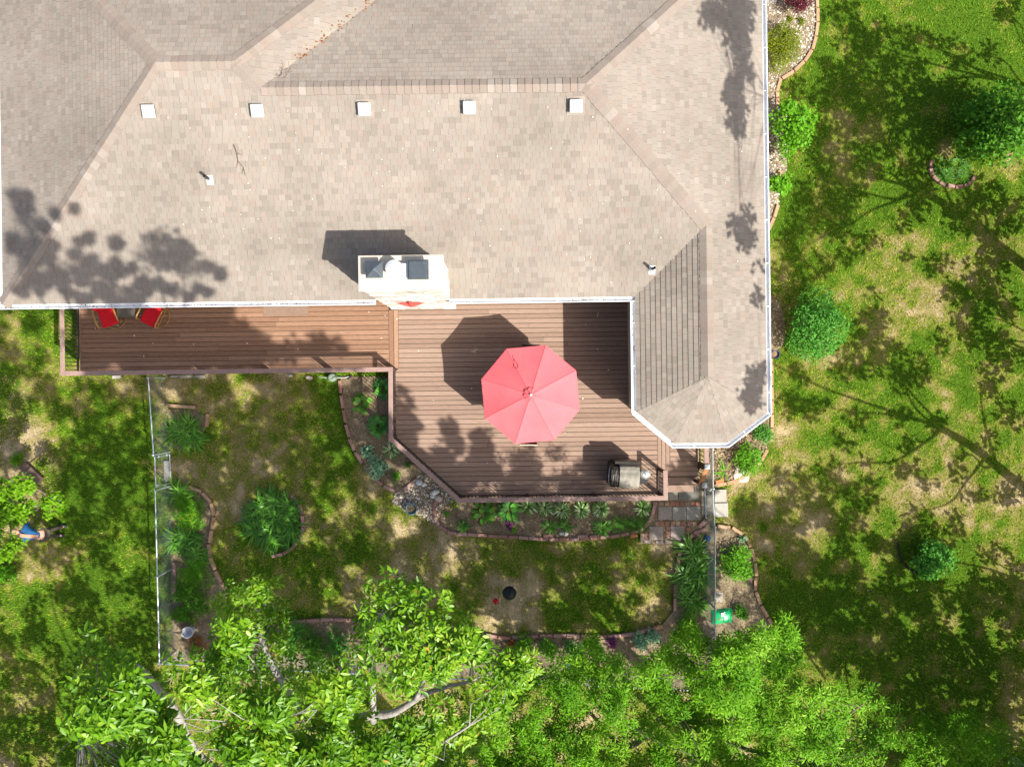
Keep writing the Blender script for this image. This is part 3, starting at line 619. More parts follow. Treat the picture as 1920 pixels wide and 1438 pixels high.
# ---------------------------------------------------------------- umbrella, table and chairs
UC = P(994.5, 739.5, 3.03); zc = 3.03; RU = 1.462; um = empty('patio_umbrella', (UC.x, UC.y, ZD), 'large coral red eight sided patio umbrella open over the deck table', 'umbrella')
UO = Vector((UC.x, UC.y, ZD)); hz = zc - ZD; ang = [math.radians(117 - 45*k) for k in range(8)]
mb = MB(); nr, ns = 10, 6
def canopy_pt(k, j, i, r0=.11, top=.58):
    t = r0/RU + (1 - r0/RU) * i / nr; a0, a1 = ang[k], ang[k] - math.radians(45); s = j/ns
    x = (math.cos(a0)*(1-s) + math.cos(a1)*s)*RU*t; y = (math.sin(a0)*(1-s) + math.sin(a1)*s)*RU*t
    sag = .045*math.sin(math.pi*s)*t*(1.1-.35*t)
    return (x, y, hz + top*(1 - t**1.12) - sag)
for k in range(8):
    b = len(mb.v); mb.add([canopy_pt(k, j, i) for i in range(nr+1) for j in range(ns+1)], [(i*(ns+1)+j, (i+1)*(ns+1)+j, (i+1)*(ns+1)+j+1, i*(ns+1)+j+1) for i in range(nr) for j in range(ns)])
can = mb.build('canopy', M['red_canopy'], um)
so_ = can.modifiers.new('thick', 'SOLIDIFY'); so_.thickness = .004
for k in range(8):
    sm_ = MB(); sm_.tube([Vector(canopy_pt(k, 0, i)) + Vector((0,0,.004)) for i in range(nr+1)], .011, 5); sm_.tube([Vector(canopy_pt(k, j, nr)) + Vector((0,0,-.012)) for j in range(ns+1)], .013, 5); sm_.build('seam', M['seam'], um)
vb = MB()                                           # gathered vent flaps round the crown
for k in range(8):
    a0, a1 = ang[k] + .05, ang[k] - math.radians(45) + .16; 
    z0 = hz + .55; r = .185
    pts = [(math.cos(a0)*.035, math.sin(a0)*.035, z0+.075), (math.cos(a1)*.035, math.sin(a1)*.035, z0+.08), (math.cos(a1)*r, math.sin(a1)*r, z0+.01), (math.cos((a0+a1)/2)*r*1.1, math.sin((a0+a1)/2)*r*1.1, z0-.0), (math.cos(a0)*r*.92, math.sin(a0)*r*.92, z0+.035)]
    vb.add(pts, [(0,4,3,2,1)])
v = vb.build('vent_flaps', M['red_canopy'], um); s2 = v.modifiers.new('thick', 'SOLIDIFY'); s2.thickness = .004
MB().lathe([(.035, hz+.58), (.04, hz+.64), (.03, hz+.68), (0, hz+.69)]).build('finial', M['galv'], um)
MB().lathe([(.022, .02), (.022, hz+.6)], n=12).build('pole', M['beige'], um)
for k in range(8):
    m = MB(); c0 = Vector(canopy_pt(k, 0, 0)) - Vector((0,0,.02)); c5 = Vector(canopy_pt(k, 0, 5)) - Vector((0,0,.02)); c9 = Vector(canopy_pt(k, 0, nr)) - Vector((0,0,.02))
    m.tube([c0, c5, c9], .009, 5); m.tube([Vector((0,0,hz-.1)), c5], .007, 5); m.build('rib', M['beige'], um)
MB().lathe([(.26, 0), (.26, .05), (.08, .08), (.04, .25), (.024, .26)], n=20).build('base', M['grillblack'], um)
cordm = MB(); pts = []
for t in range(15):
    u = t/14; a = 2*math.pi*u; x0, y0 = -.42, .80; pts.append((x0 + .045*math.sin(a)*(1 + .3*u), y0 + .16*math.cos(a*.5+.0) - .03*math.sin(a*2), 0))
pts = [(-.50,1.12),(-.49,1.06),(-.465,1.0),(-.455,.93),(-.47,.85),(-.46,.79),(-.42,.745),(-.37,.75),(-.345,.80),(-.36,.86),(-.40,.92),(-.44,.97),(-.46,1.02)]
def can_z(x, y):
    t = math.hypot(x, y)/RU/.95; return hz + .58*(1-min(t,1)**1.12) + .02
cordm.tube([(x, y, can_z(x, y)) for x, y in pts], .0075, 5)
e = cordm.build('tie_cord', mat('dark_red_cord', (.20,.015,.03), (.14,.01,.02)), um)
tb = empty('patio_table', UO, 'round smoked glass patio table in the shade of the coral umbrella', 'table')
MB().lathe([(.05,.715),(.60,.715),(.615,.70),(.60,.69),(.05,.69)], n=40).build('table_top', M['table'], tb)
for k in range(4):
    a = math.radians(45+90*k); m = MB(); m.tube([(math.cos(a)*.5, math.sin(a)*.5, .69), (math.cos(a)*.42, math.sin(a)*.42, .35), (math.cos(a)*.52, math.sin(a)*.52, 0)], .018, 8); m.build('leg', M['beige'], tb)
def patio_chair(c, rz, label, fm='beige', grp='chairs around the umbrella table'):
    t = empty('patio_chair', c, label, 'chair', grp, rz)
    m = MB(); m.box((0, 0, .42), (.50, .50, .02)); m.build('seat', M['sling'], t)
    m = MB(); a, b = Vector((0, .24, .42)), Vector((0, .36, .92)); m.beam(a + Vector((0,0,.02)), b, .48, .015); m.build('backrest', M['sling'], t)
    for s in (-1, 1):
        m = MB(); x = .26*s
        m.tube([(x, -.27, 0), (x, -.26, .62), (x, -.2, .64), (x, .28, .62)], .016, 7); m.build('arm_frame', M[fm], t)
        m = MB(); m.tube([(x, .33, 0), (x, .24, .42), (x*.97, .36, .94)], .016, 7); m.build('back_frame', M[fm], t)
    m = MB(); m.tube([(-.26, .365, .945), (.26, .365, .945)], .016, 7); m.build('top_bar', M[fm], t)
    return t
c = P(993, 655, ZD+.9); patio_chair((c.x+.03, c.y-.24, ZD), math.radians(-2), 'dark sling chair whose back shows above the umbrella at its far edge', 'black')
c = P(990, 832, ZD+.9); patio_chair((c.x+.03, c.y+.335, ZD), math.radians(178), 'dark sling chair with pale frame showing below the umbrella near the railing')
c = P(909, 756, ZD+.6); patio_chair((c.x+.38, c.y, ZD), math.radians(92), 'dark sling chair almost hidden under the left edge of the umbrella', 'black')
# red swivel chairs
def swivel(c, rz, label):
    t = empty('swivel_chair', c, label, 'chair', 'red cushioned swivel chairs under the eave', rz)
    m = MB(); m.box((0, -.04, .43), (.52, .56, .13)); m.build('seat_cushion', M['redcush'], t, bevel=.05)
    m = MB(); m.beam((0, .24, .45), (0, .40, 1.02), .52, .11); m.build('back_cushion', M['redcush'], t, bevel=.045)
    for s in (-1, 1):
        m = MB(); x = .315*s
        m.tube([(x*.9, .30, .35), (x*.97, .26, .62), (x, .1, .645), (x*1.02, -.20, .64), (x, -.29, .60), (x*.92, -.28, .33)], [.018,.02,.026,.026,.022,.018], 8); m.build('arm', M['gold'], t)
    m = MB(); m.tube([(-.28,.36,.4),(-.29,.47,1.06),(-.15,.5,1.12),(.15,.5,1.12),(.29,.47,1.06),(.28,.36,.4)], .018, 8); m.build('back_frame', M['gold'], t)
    m = MB(); m.tube([(-.28,-.28,.34),(.28,-.28,.34),(.28,.33,.34),(-.28,.33,.34),(-.28,-.28,.34)], .018, 7); m.build('seat_frame', M['gold'], t)
    m = MB(); m.lathe([(.03,.03),(.03,.34)], n=12)
    for k in range(4):
        a = k*math.pi/2 + .5; m.tube([(0,0,.06), (math.cos(a)*.29, math.sin(a)*.29, .025)], .013, 6)
    m.tube([(math.cos(a*math.pi/14)*.36, math.sin(a*math.pi/14)*.36, .02) for a in range(29)], .014, 6); m.build('swivel_base', M['gold'], t)
    return t
c = P(199, 590, ZD+.5); swivel((c.x+.02, c.y-.03, ZD), math.radians(20), 'red cushioned swivel chair at the railing end of the deck, left of the small table')
c = P(283, 589, ZD+.5); swivel((c.x, c.y-.03, ZD), math.radians(-27), 'red cushioned swivel chair right of the small table with its base ring showing')
c = P(236, 574, ZD+.5); st = empty('side_table', (c.x, c.y, ZD), 'small square dark table between the two red chairs', 'side table')
m = MB(); m.box((0, 0, .48), (.56, .70, .025)); m.build('table_top', M['table'], st, bevel=.01)
m = MB(); 
for s in (-1, 1): m.beam((-.28, .352*s, .475), (.28, .352*s, .475), .02, .03); m.beam((.282*s, -.34, .475), (.282*s, .34, .475), .02, .032)
m.build('table_rim', M['sling'], st)
for a in (-1, 1):
    for b in (-1, 1): MB().tube([(.24*a, .30*b, .47), (.25*a, .32*b, 0)], .015, 6).build('leg', M['sling'], st)
# grill
gc = P(1177, 893, ZD+1.0); gr = empty('barbecue_grill', (gc.x, gc.y, ZD), 'covered barbecue grill with taupe hood in the deck corner by the railing', 'grill', rz=math.radians(-3))
prof = []
def hood(x0, x1, sc, lift=0):
    m = MB(); P_ = [(-.36,.0),(-.37,.4),(-.37,.84),(-.345,1.02),(-.28,1.11),(-.14,1.145),(.05,1.155),(.2,1.14),(.30,1.09),(.355,.98),(.37,.6),(.37,.0)]
    n = len(P_); vs = []; xs = np.linspace(x0, x1, 9)
    for i, x in enumerate(xs):
        e = 1 - .06*abs((x - (x0+x1)/2)/((x1-x0)/2))**4
        for y, z in P_: vs.append((x, y*sc*e, .05 + z*sc*(.985 + .015*e) + lift + random.uniform(-.006, .006)))
    fs = [(i*n+k, (i+1)*n+k, (i+1)*n+k+1, i*n+k+1) for i in range(8) for k in range(n-1)] + [list(range(n)), list(range(8*n, 9*n))[::-1]]
    m.add(vs, fs); return m
hood(-.26, .33, 1.0).build('fabric_cover', M['grillcover'], gr, smooth=False)
m = MB()
for i in range(17):
    x = -.24 + i*.033; m.tube([(x, -.02, 1.206), (x, .07, 1.21), (x, .21, 1.178), (x, .31, 1.085)], .006, 4)
m.build('cover_ribs', M['grillcover'], gr)
hood(-.50, -.265, .95).build('side_panel', M['grillblack'], gr)
m = MB(); m.tube([(-.52, -.28, .9), (-.56, -.2, .98), (-.57, 0, 1.02), (-.55, .2, .98), (-.51, .29, .9)], .013, 6); m.build('handle', M['galv'], gr)
m = MB(); m.box((-.05, .40, .62), (.72, .10, .8)); m.build('back_panel', M['grillblack'], gr, bevel=.02)
m = MB(); m.box((.47, -.02, .83), (.3, .42, .035)); m.build('side_shelf', M['grillblack'], gr, bevel=.01)
for a, b in ((-.4, -.28), (-.4, .28), (.28, -.28), (.28, .28)):
    m = MB(); m.lathe([(.0,-.02),(.05,-.02),(.05,.02),(0,.02)], n=14); w_ = m.build('wheel', M['black'], gr); w_.location = (a, b, .045); w_.rotation_euler = (math.pi/2, 0, 0)
pc = P(1210, 889, ZD+.95); pt = empty('foil_bowl', (pc.x, pc.y, ZD+.85), 'shiny silver domed bowl on the right end of the grill', 'bowl')
m = MB(); m.lathe([(.10,0),(.145,.04),(.155,.09),(.13,.14),(.07,.18),(0,.19)], n=18); 
for i, v_ in enumerate(m.v): v_ *= random.uniform(.95, 1.04)
m.build('dome', M['silver'], pt); MB().lathe([(.03,.18),(.035,.21),(0,.22)], n=10).build('knob', M['silver'], pt)
# ---------------------------------------------------------------- chain link fences and gates
def linkmesh(m, a, b, h, sp=.10, r=.0032):
    a, b = Vector(a), Vector(b); L = (b-a).length; d = (b-a)/L; n = int((L+h)/sp)
    for s in (0, 1):
        for i in range(-int(h/sp), int(L/sp)+1):
            x0 = i*sp; x1 = x0 + h; t0, t1 = 0, h
            if x0 < 0: t0 = -x0; x0 = 0
            if x1 > L: t1 = h - (x1 - L); x1 = L
            if t1 - t0 < .05: continue
            if s: x0, x1 = L - x0, L - x1
            m.tube([a + d*x0 + Vector((0,0,.04+t0)), a + d*x1 + Vector((0,0,.04+t1))], r, 3, cap=False)
def fence(name, pts, h, label, cat, posts=True, mid=2.4, group=None):
    pts = [Vector((p.x, p.y, 0)) for p in pts]; o = pts[0]; t = empty(name, o, label, cat, group)
    m = MB(o); r = MB(o); pl = []
    for a, b in zip(pts[:-1], pts[1:]):
        linkmesh(m, a, b, h-.06); r.tube([a + Vector((0,0,h)), b + Vector((0,0,h))], .022, 8)
        L = (b-a).length; k = max(1, round(L/mid))
        for i in range(k): pl.append(a.lerp(b, i/k))
    pl.append(pts[-1])
    m.build('wire_mesh', M['wire'], t); r.build('top_rail', M['galvfence'], t)
    for p in pl:
        q = MB(o); q.lathe([(.03, 0), (.03, h+.02), (.042, h+.025), (.035, h+.06), (0, h+.075)], p, 10); q.build('post', M['galvfence'], t)
    return t
hf = 1.22
FT = lambda px, py: P(px, py, hf)
fence('chain_link_fence', [FT(278, 708), FT(288, 853)], hf, 'short chain link fence from the deck to the left gate', 'fence', group='chain link fences around the back yard')
fence('chain_link_fence', [FT(291, 919), FT(299, 1243)], hf, 'long chain link fence along the left side of the yard below the gate', 'fence', group='chain link fences around the back yard')
fence('chain_link_fence', [FT(300.5, 1244), FT(620, 1260), FT(1010, 1280), FT(1341, 1296)], hf, 'chain link fence along the back of the yard under the trees', 'fence', group='chain link fences around the back yard')
fence('chain_link_fence', [FT(1341.5, 1294), FT(1340.5, 988)], hf, 'chain link fence on the right of the yard beside the green bag', 'fence', group='chain link fences around the back yard')
fence('fence_rail', [FT(1336, 842), FT(1337, 916)], hf, 'short pale fence stretch between the bay and the right gate', 'fence', group='chain link fences around the back yard')
def gate(a, b, label):
    a, b = Vector((a.x, a.y, 0)), Vector((b.x, b.y, 0)); t = empty('gate', a, label, 'gate', 'chain link gates'); h = hf - .05; L = (b-a).length; d = (b-a)/L
    f = MB(a); z = Vector((0,0,1)); f.tube([a+z*.08, a+z*h, b+z*h, b+z*.08, a+z*.08], .02, 8); f.build('gate_frame', M['galvfence'], t)
    m = MB(a); linkmesh(m, a+z*.05, b+z*.05, h-.12); m.build('wire_mesh', M['wire'], t)
    m = MB(a); p = b - d*.05 + z*(h-.12); m.box(p, (.06, .06, .10)); m.tube([p, p + Vector((.09,0,.03))], .012, 6); m.build('latch', M['galvfence'], t)
    for k in (.3, .9): MB(a).box(a + z*k, (.07, .06, .05)).build('hinge', M['galvfence'], t)
gate(FT(288.5, 858), FT(291, 914), 'chain link gate on the left side between two fence runs'); gate(FT(1337.5, 921), FT(1340.5, 984), 'chain link gate on the right across the paver path')
# ---------------------------------------------------------------- edging, bricks and slabs
def catmull(pts, n=14):
    out = []
    for i in range(len(pts)-1):
        p0, p1, p2, p3 = pts[max(i-1,0)], pts[i], pts[i+1], pts[min(i+2, len(pts)-1)]
        for k in range(n):
            t = k/n; out.append(.5*((2*p1) + (p2-p0)*t + (2*p0-5*p1+4*p2-p3)*t*t + (3*p1-p0-3*p2+p3)*t**3))
    return out + [pts[-1]]
BRK = {}
def brickmesh(L, w, h, m):
    k = (L, w, h, m.name)
    if k not in BRK:
        o = MB().box((0,0,h/2), (L, w, h)).build('brick', m, None, bevel=.01); me = o.data; bpy.data.objects.remove(o); BRK[k] = me
    return BRK[k]
def edging(path, label, m='brick', L=.42, w=.105, h=.10, gap=.012, name='brick_edging'):
    pts = catmull(PP(path)); t = empty(name, pts[0], label, 'edging', 'brick edgings round the garden beds'); me = brickmesh(L, w, h, M[m])
    acc = [0]
    for a, b in zip(pts[:-1], pts[1:]): acc.append(acc[-1] + (b-a).length)
    n = max(1, int(acc[-1]/(L+gap)))
    def at(s):
        for i in range(len(pts)-1):
            if acc[i+1] >= s: return pts[i].lerp(pts[i+1], (s-acc[i])/max(acc[i+1]-acc[i], 1e-6))
        return pts[-1]
    for i in range(n):
        s = (i+.5)*acc[-1]/n; a, b = at(max(0, s-L*.45)), at(min(acc[-1], s+L*.45)); c = (a+b)/2; d = b-a
        o = bpy.data.objects.new('brick', me); COL.objects.link(o); o.parent = t
        o.location = c - pts[0] + Vector((random.uniform(-.006,.006), random.uniform(-.006,.006), -.01 + random.uniform(-.012,.012)))
        o.rotation_euler = (random.uniform(-.03,.03), random.uniform(-.03,.03), math.atan2(d.y, d.x) + random.uniform(-.03,.03))
        o.scale = (min(1, (acc[-1]/n - gap*.6)/L) * random.uniform(.96, 1.0), 1, 1)
        b_ = o.modifiers.new('bevel', 'BEVEL'); b_.width = .01; b_.segments = 2
edging([(637,712),(641,745),(648,790),(662,838),(690,883),(715,908),(743,922)], 'curved brick edging between lawn and the bed left of the deck')
edging([(745,921),(765,914),(784,893)], 'short brick edging curve beside the gravel at the deck corner')
edging([(822,932),(813,955),(822,983),(845,998),(880,1001),(960,1006),(1030,1010.5),(1090,1010),(1150,1004),(1198,994),(1219,973),(1227,946)], 'long brick edging round the hosta bed below the deck', L=.31)
edging([(547,928),(563,948),(569,972),(567,995),(556,1018),(537,1035),(510,1042)], 'brick arc around the round daylily clump in the lawn', L=.36)
edging([(330,914),(350,913),(372,918),(393,935),(402,965),(397,1000),(393,1030),(405,1070),(430,1113)], 'tan brick edging snaking along the left fence bed', 'tanbrick')
edging([(313,760),(340,758),(369,765)], 'single tan curved edging piece by the left fence near the deck', 'tanbrick', L=.95, gap=.0)
edging([(390,775),(388.5,801)], 'single short edging piece standing upright beside the small lily bed', 'tanbrick', L=.42, gap=0)
edging([(327,1050),(329,1085),(330,1115)], 'dark brick edging along the inside of the left fence', 'brick')
edging([(525,1171),(560,1164),(640,1160),(690,1166),(760,1168),(835,1171),(880,1182),(940,1194),(1000,1192),(1060,1190),(1120,1193),(1180,1188),(1240,1172)], 'longest brick edging, winding between lawn and the back bed')
edging([(1323,990),(1300,1000),(1286,1013),(1276,1030),(1268,1070),(1264,1145)], 'brick edging on the right end of the lawn beside strap leaved plants')
edging([(1343,985),(1375,990),(1400,1010),(1411,1040),(1417,1070),(1415,1100),(1424,1130),(1438,1155),(1453,1180)], 'tan and pink edging outside the right fence beside the green bag', 'tanbrick', L=.42)
edging([(1337,911),(1372,903),(1400,890),(1424,867),(1438,842)], 'tan edging round the leaf filled bed beside the deck stairs', 'tanbrick', L=.42)
edging([(1446,828),(1446,740),(1445,672)], 'straight orange edging along the east wall of the wing', 'tanbrick', L=.42)
edging([(1530,-10),(1532,40),(1527,80),(1514,108),(1490,133),(1463,150),(1457,165),(1457,200)], 'smooth tan curb round the gravel bed at the top right', 'tanbrick', L=.42, gap=0)
edging([(1459,318),(1468,345)], 'short tan curb beside the east wall between two leafy shrubs', 'tanbrick', L=.42)
edging([(1458,385),(1452,405),(1440,432)], 'curved tan curb end below the lowest wall shrub', 'tanbrick', L=.42, gap=0)
edging([(1746,300),(1744,322),(1760,342),(1790,352),(1815,346),(1826,330)], 'ring of old bricks round the big leafy shrub in the right lawn', L=.24)
pe = empty('plastic_edging', P(1690, 1040), 'black plastic edging curved round the small lawn bush', 'edging'); m = MB(P(1690, 1040)); m.tube([p + Vector((0,0,.06)) for p in catmull(PP([(1683,1015),(1684,1035),(1692,1055),(1706,1068),(1722,1073)]))], .03, 6); m.build('edging_strip', M['black'], pe)
def slab(x0, y0, x1, y1, m, label, name='paving_slab', grp='square paving slabs of the path', h=.06, rz=0):
    a, b = P(x0, y1, h), P(x1, y0, h); c = (a+b)/2; t = MB((c.x, c.y, 0)).box((c.x, c.y, h/2+.004), (b.x-a.x, b.y-a.y, h), rz=rz).build(name, M[m], None, bevel=.008)
    return tag(t, label, 'paving slab', grp)
slab(1253,911,1271,937,'slab_tan','narrow tan slab at the foot of the deck steps, next to the rail corner'); slab(1272.5,912,1310,937.5,'slab_blue','wide dark bluish slab at the foot of the deck steps')
slab(1234.5,950,1259.5,974.5,'slab_mauve','mauve square slab, left end of the row of three'); slab(1261,950,1286.5,974.5,'slab_grey','grey square slab in the middle of the row of three'); slab(1287.7,949.5,1313,974.5,'slab_grey','mottled grey square slab, right end of the row of three')
slab(1217.5,986.7,1243,1012.3,'slab_mauve','mauve square slab in the bottom row beside the bed edging'); slab(1257.5,986,1283,1011.5,'slab_mauve','mauve square slab in the bottom row with leaves hanging over it')
slab(1315.5,920,1322,965,'slab_tan','narrow strip slab just inside the right gate'); slab(1323.5,927,1337,964.5,'slab_grey','grey slab lying under the right gate')
slab(1340,917.6,1362,941.4,'slab_pale','upper pale slab just outside the right gate'); slab(1340.5,943,1365,969,'slab_pale','lower pale slab just outside the right gate')
slab(307,864,318,902,'slab_pale','pale concrete slab under the left gate'); slab(335,703,361,709,'slab_tan','flat tan paver at the deck edge by the left fence', grp=None); slab(363,703,385,709,'slab_grey','flat grey paver at the deck edge right of the tan one', grp=None)
m = MB(P(1390, 890)); m.prism(PP([(1380,876),(1398,882),(1405,893),(1402,902),(1391,905),(1376,900),(1374,892)]), .01, .075); tag(m.build('flagstone', M['flag'], None, bevel=.01), 'irregular pink flagstone set in the edging beside the stairs', 'flagstone')
def brickrow(cells, m, label):
    c0 = P(*cells[0][:2]); t = empty('brick_row', c0, label, 'brick row', 'rows of small brick pavers in the path')
    for x0, y0, x1, y1 in cells:
        a, b = P(x0, y1), P(x1, y0); L, w_ = b.x-a.x, b.y-a.y
        o = MB().box((0,0,.03), (L, w_, .06)).build('brick', M[m], t, bevel=.008); o.location = (a+b)/2 - c0 + Vector((0,0,random.uniform(-.006,.008))); o.rotation_euler = (0,0,random.uniform(-.05,.05))
brickrow([(x, 940+random.uniform(-.4,.4), x+8.2, 948) for x in (1224,1234.5,1245.5,1256,1265.5,1275,1284,1293.5,1303.5)], 'redbrick', 'upper row of small red bricks between the big slabs')
brickrow([(x, 977, x+7.7, 985.2) for x in (1228,1237,1246.5,1257,1267,1276.5,1288,1298)], 'redbrick', 'lower row of small red and brown bricks between the slabs')
brickrow([(1248.3, y, 1256, y+7.2) for y in (985.8,993.5,1001.3)] + [(1286.5, 988, 1294, 996)], 'redbrick', 'column of small orange bricks between the two lowest slabs')
brickrow([(1207,1011.5,1220,1017.5),(1229,1013,1242,1019),(1246.5,1012.5,1258,1018),(1261.5,1013,1273,1018.5)], 'slab_mauve', 'row of grey bricks ending the path at the lawn')
brickrow([(1200,999,1207,1013),(1208,991,1216,1003),(1209,1004,1216,1010)], 'redbrick', 'small worn bricks at the left edge of the path')
def loose(px, py, rz, m, label, d=(.27,.13,.09)):
    c = P(px, py); t = MB(c).box(c + Vector((0,0,d[2]/2+.01)), d, rz=rz).build('loose_brick', M[m], None, bevel=.01); tag(t, label, 'brick', 'loose single bricks')
loose(1348, 902, .28, 'orangebrick', 'orange brick lying in the leaf filled bed beside the stairs'); loose(1027, 1003.5, .0, 'brick', 'loose pink brick lying against the edging below the deck', (.30,.1,.08)); loose(1092, 1004.5, .03, 'brick', 'left loose brick of a pair behind the hosta bed edging', (.32,.1,.08)); loose(1113, 1005, .12, 'brick', 'right loose brick of a pair behind the hosta bed edging', (.3,.1,.08)); loose(1188, 1003.5, .1, 'orangebrick', 'orange brick set into the hosta bed edging', (.24,.11,.115)); loose(1316, 981, .75, 'brick', 'dark slanted brick at the right gate post', (.3,.13,.09))
loose(221, 707, .02, 'slab_pale', 'white block on the grass at the deck edge outside the fence', (.27,.1,.1)); loose(329, 705.5, 0, 'slab_pale', 'small white block at the deck edge just inside the fence', (.24,.07,.1))
# ---------------------------------------------------------------- small yard things
def at(px, py, z=0): return P(px, py, z)
def bucket(px, py, r, h, m, label, name, cat, soil=None, handle=False, rim=None):
    c = at(px, py, h*.9); c.z = 0; t = empty(name, c, label, cat)
    MB().lathe([(r*.75,.02),(r*.78,.02),(r,h),(r*1.1,h),(r*1.1,h-.03),(r*.98,h-.035),(r*.72,.06),(0,.05)], n=24).build('pot_wall', m, t, smooth=False)
    if rim:
        mb = MB(); mb.tube([(math.cos(k*math.pi/12)*r*1.06, math.sin(k*math.pi/12)*r*1.06, h+.005) for k in range(25)], .02, 6); mb.build('rim', rim, t)
    if soil: MB().lathe([(r*.92, h*.72), (0, h*.78)], n=20).build('soil', M[soil], t)
    if handle: MB().tube([(-r*1.08,0,h-.05),(-r*1.3,-r*.6,h*.8),(-r*.6,-r*1.25,h*.75),(r*.3,-r*1.1,h-.05)], .012, 6).build('handle', M['white_metal'], t)
    return t
bp_ = mat('white_bucket_plastic', (.62,.63,.68), (.55,.56,.62), 5, .5); cob = mat('cobalt_glaze', (.012,.02,.16), (.02,.035,.25), 4, .2, spec=.6); teal = mat('teal_glaze', (.08,.20,.24), (.12,.27,.32), 6, .3)
bucket(352, 1185, .165, .36, bp_, 'pale plastic bucket standing in the bed by the back left fence corner', 'bucket', 'bucket', handle=True)
bucket(1453.5, 664.5, .125, .28, cob, 'cobalt blue pot beside the big bush at the east wall', 'plant_pot', 'plant pot', soil='litter')
bucket(771.5, 954, .165, .3, mat('grey_pot', (.30,.30,.29), (.22,.22,.21), 5, .6), 'grey pot with a teal rim standing on the gravel', 'plant_pot', 'plant pot', soil='soil', rim=teal)
c = at(955, 1114, .9); t = empty('patio_heater_stand', (c.x, c.y, 0), 'black round shade on a thin pole standing in the lawn', 'bird feeder baffle'); t.name = 'bird_feeder_pole'
mb = MB(); mb.lathe([(0,.92),(.05,.90),(.16,.82),(.225,.74),(.22,.735),(.15,.80),(.0,.86)], n=12); mb.build('baffle', mat('black_plastic', (.008,.009,.011), (.014,.016,.019), 9, .4), t); MB().lathe([(.012,0),(.012,1.2),(0,1.22)], n=8).build('pole', M['black'], t)
c = at(929, 1129, .8); t = empty('hummingbird_feeder', (c.x, c.y, 0), 'small red feeder hung from a thin hook beside the black shade', 'bird feeder')
mb = MB(); mb.lathe([(0,.60),(.085,.61),(.09,.64),(.05,.67),(.045,.76),(.06,.79),(0,.80)], n=14); mb.build('feeder_bottle', mat('red_plastic', (.62,.018,.012), (.5,.012,.01), 9, .3), t)
MB().tube([(.1,.06,0),(.1,.06,1.05),(.06,.035,1.12),(0,0,1.1),(0,0,.8)], .008, 6).build('hook', M['black'], t)
# green bag with its printing
bc = at(1354, 1156, .1); bag = empty('soil_bag', (bc.x, bc.y, 0), 'bright green plastic bag lying flat beside the right fence', 'bag', rz=.05)
mb = MB(); nx_, ny_ = 12, 8; vs = []
for i in range(nx_+1):
    for j in range(ny_+1):
        x = (i/nx_-.5)*.70; y = (j/ny_-.5)*.48; e = max(0, (1-(abs(x)/.35)**3)*(1-(abs(y)/.24)**3)); vs.append((x + .012*math.sin(9*y), y + .012*math.sin(8*x), .02 + .14*e**.6 + random.uniform(-.006,.006)))
mb.add(vs, [(i*(ny_+1)+j, (i+1)*(ny_+1)+j, (i+1)*(ny_+1)+j+1, i*(ny_+1)+j+1) for i in range(nx_) for j in range(ny_)])
mb.add([(v.x, v.y, .012) for v in [Vector(vs[0]), Vector(vs[nx_*(ny_+1)]), Vector(vs[-1]), Vector(vs[ny_])]], [(3,2,1,0)])
mb.build('bag_film', mat('green_film', (.01,.36,.12), (.015,.30,.10), 6, .3, bump=.3, bscale=12), bag, smooth=True)
mb = MB(); 
for k in range(3): mb.box((.00, .13-.045*k, .168), (.09, .03, .004))
for k in range(5): mb.box((.075, .15-.055*k, .165), (.04, .03, .004))
mb.build('print_marks', M['white_metal'], bag); MB().box((-.09, -.06, .166), (.05, .07, .004)).build('print_patch', M['orangebrick'], bag)
# watering can, rocks, tray, colourful yard bits
c = at(622, 706, .25); wc = empty('watering_can', (c.x, c.y-.03, 0), 'grey green watering can with a long spout by the deck edge', 'watering can'); gm = mat('sage_plastic', (.20,.25,.20), (.16,.20,.16), 7, .5)
MB().lathe([(.12,.0),(.135,.02),(.135,.24),(.10,.28),(.05,.29),(.045,.26),(0,.25)], n=18).build('can_body', gm, wc); MB().tube([(-.12,0,.08),(-.25,.0,.18),(-.42,.02,.27)], [.03,.02,.017], 8).build('spout', gm, wc); MB().tube([(.13,0,.2),(.24,0,.25),(.20,0,.33),(.05,0,.30)], .014, 7).build('handle', gm, wc)
hz_ = at(645, 708, .1); t = empty('hose_nozzle_wand', (hz_.x, hz_.y, 0), 'grey metal and black tool lying by the deck edge next to the watering can', 'garden tool'); MB().tube([(-.22,0,.06),(.02,.0,.05),(.16,.03,.05)], [.016,.016,.028], 8).build('shaft', M['galv'], t); MB().tube([(.10,-.05,.05),(.24,.06,.08)], .03, 8).build('grip', M['black'], t)
def rock(px, py, r, m, label, sq=.7):
    c = at(px, py); mb = MB(c); n = 14; ph = random.uniform(0,6)
    mb.lathe([(0,.0),(r*.8,.0),(r,r*.3),(r*.85,r*.6),(r*.4,r*.8),(0,r*.82)], c, n)
    for v in mb.v: k = 1 + .16*math.sin(2*math.atan2(v.y, v.x)+ph) + random.uniform(-.05,.05); v.x *= k; v.y *= k*sq
    return tag(mb.build('rock', M[m], None, smooth=True), label, 'rock', 'single rocks round the yard')
rock(580, 708, .11, 'flag', 'round pale stone on the grass by the deck edge'); rock(545, 704, .07, 'whiterock', 'small white stone at the deck edge left of the round stone')
rock(786, 904, .13, 'whiterock', 'white rock at the end of the bed edging by the deck corner'); rock(795, 908, .10, 'whiterock', 'smaller white rock touching the one by the deck corner'); rock(817, 922, .13, 'whiterock', 'white rock halfway along the gravel under the slanted railing'); rock(812, 930, .10, 'whiterock', 'low white rock on the gravel below its neighbour'); rock(822, 934, .14, 'flag', 'tan boulder at the low end of the gravel')
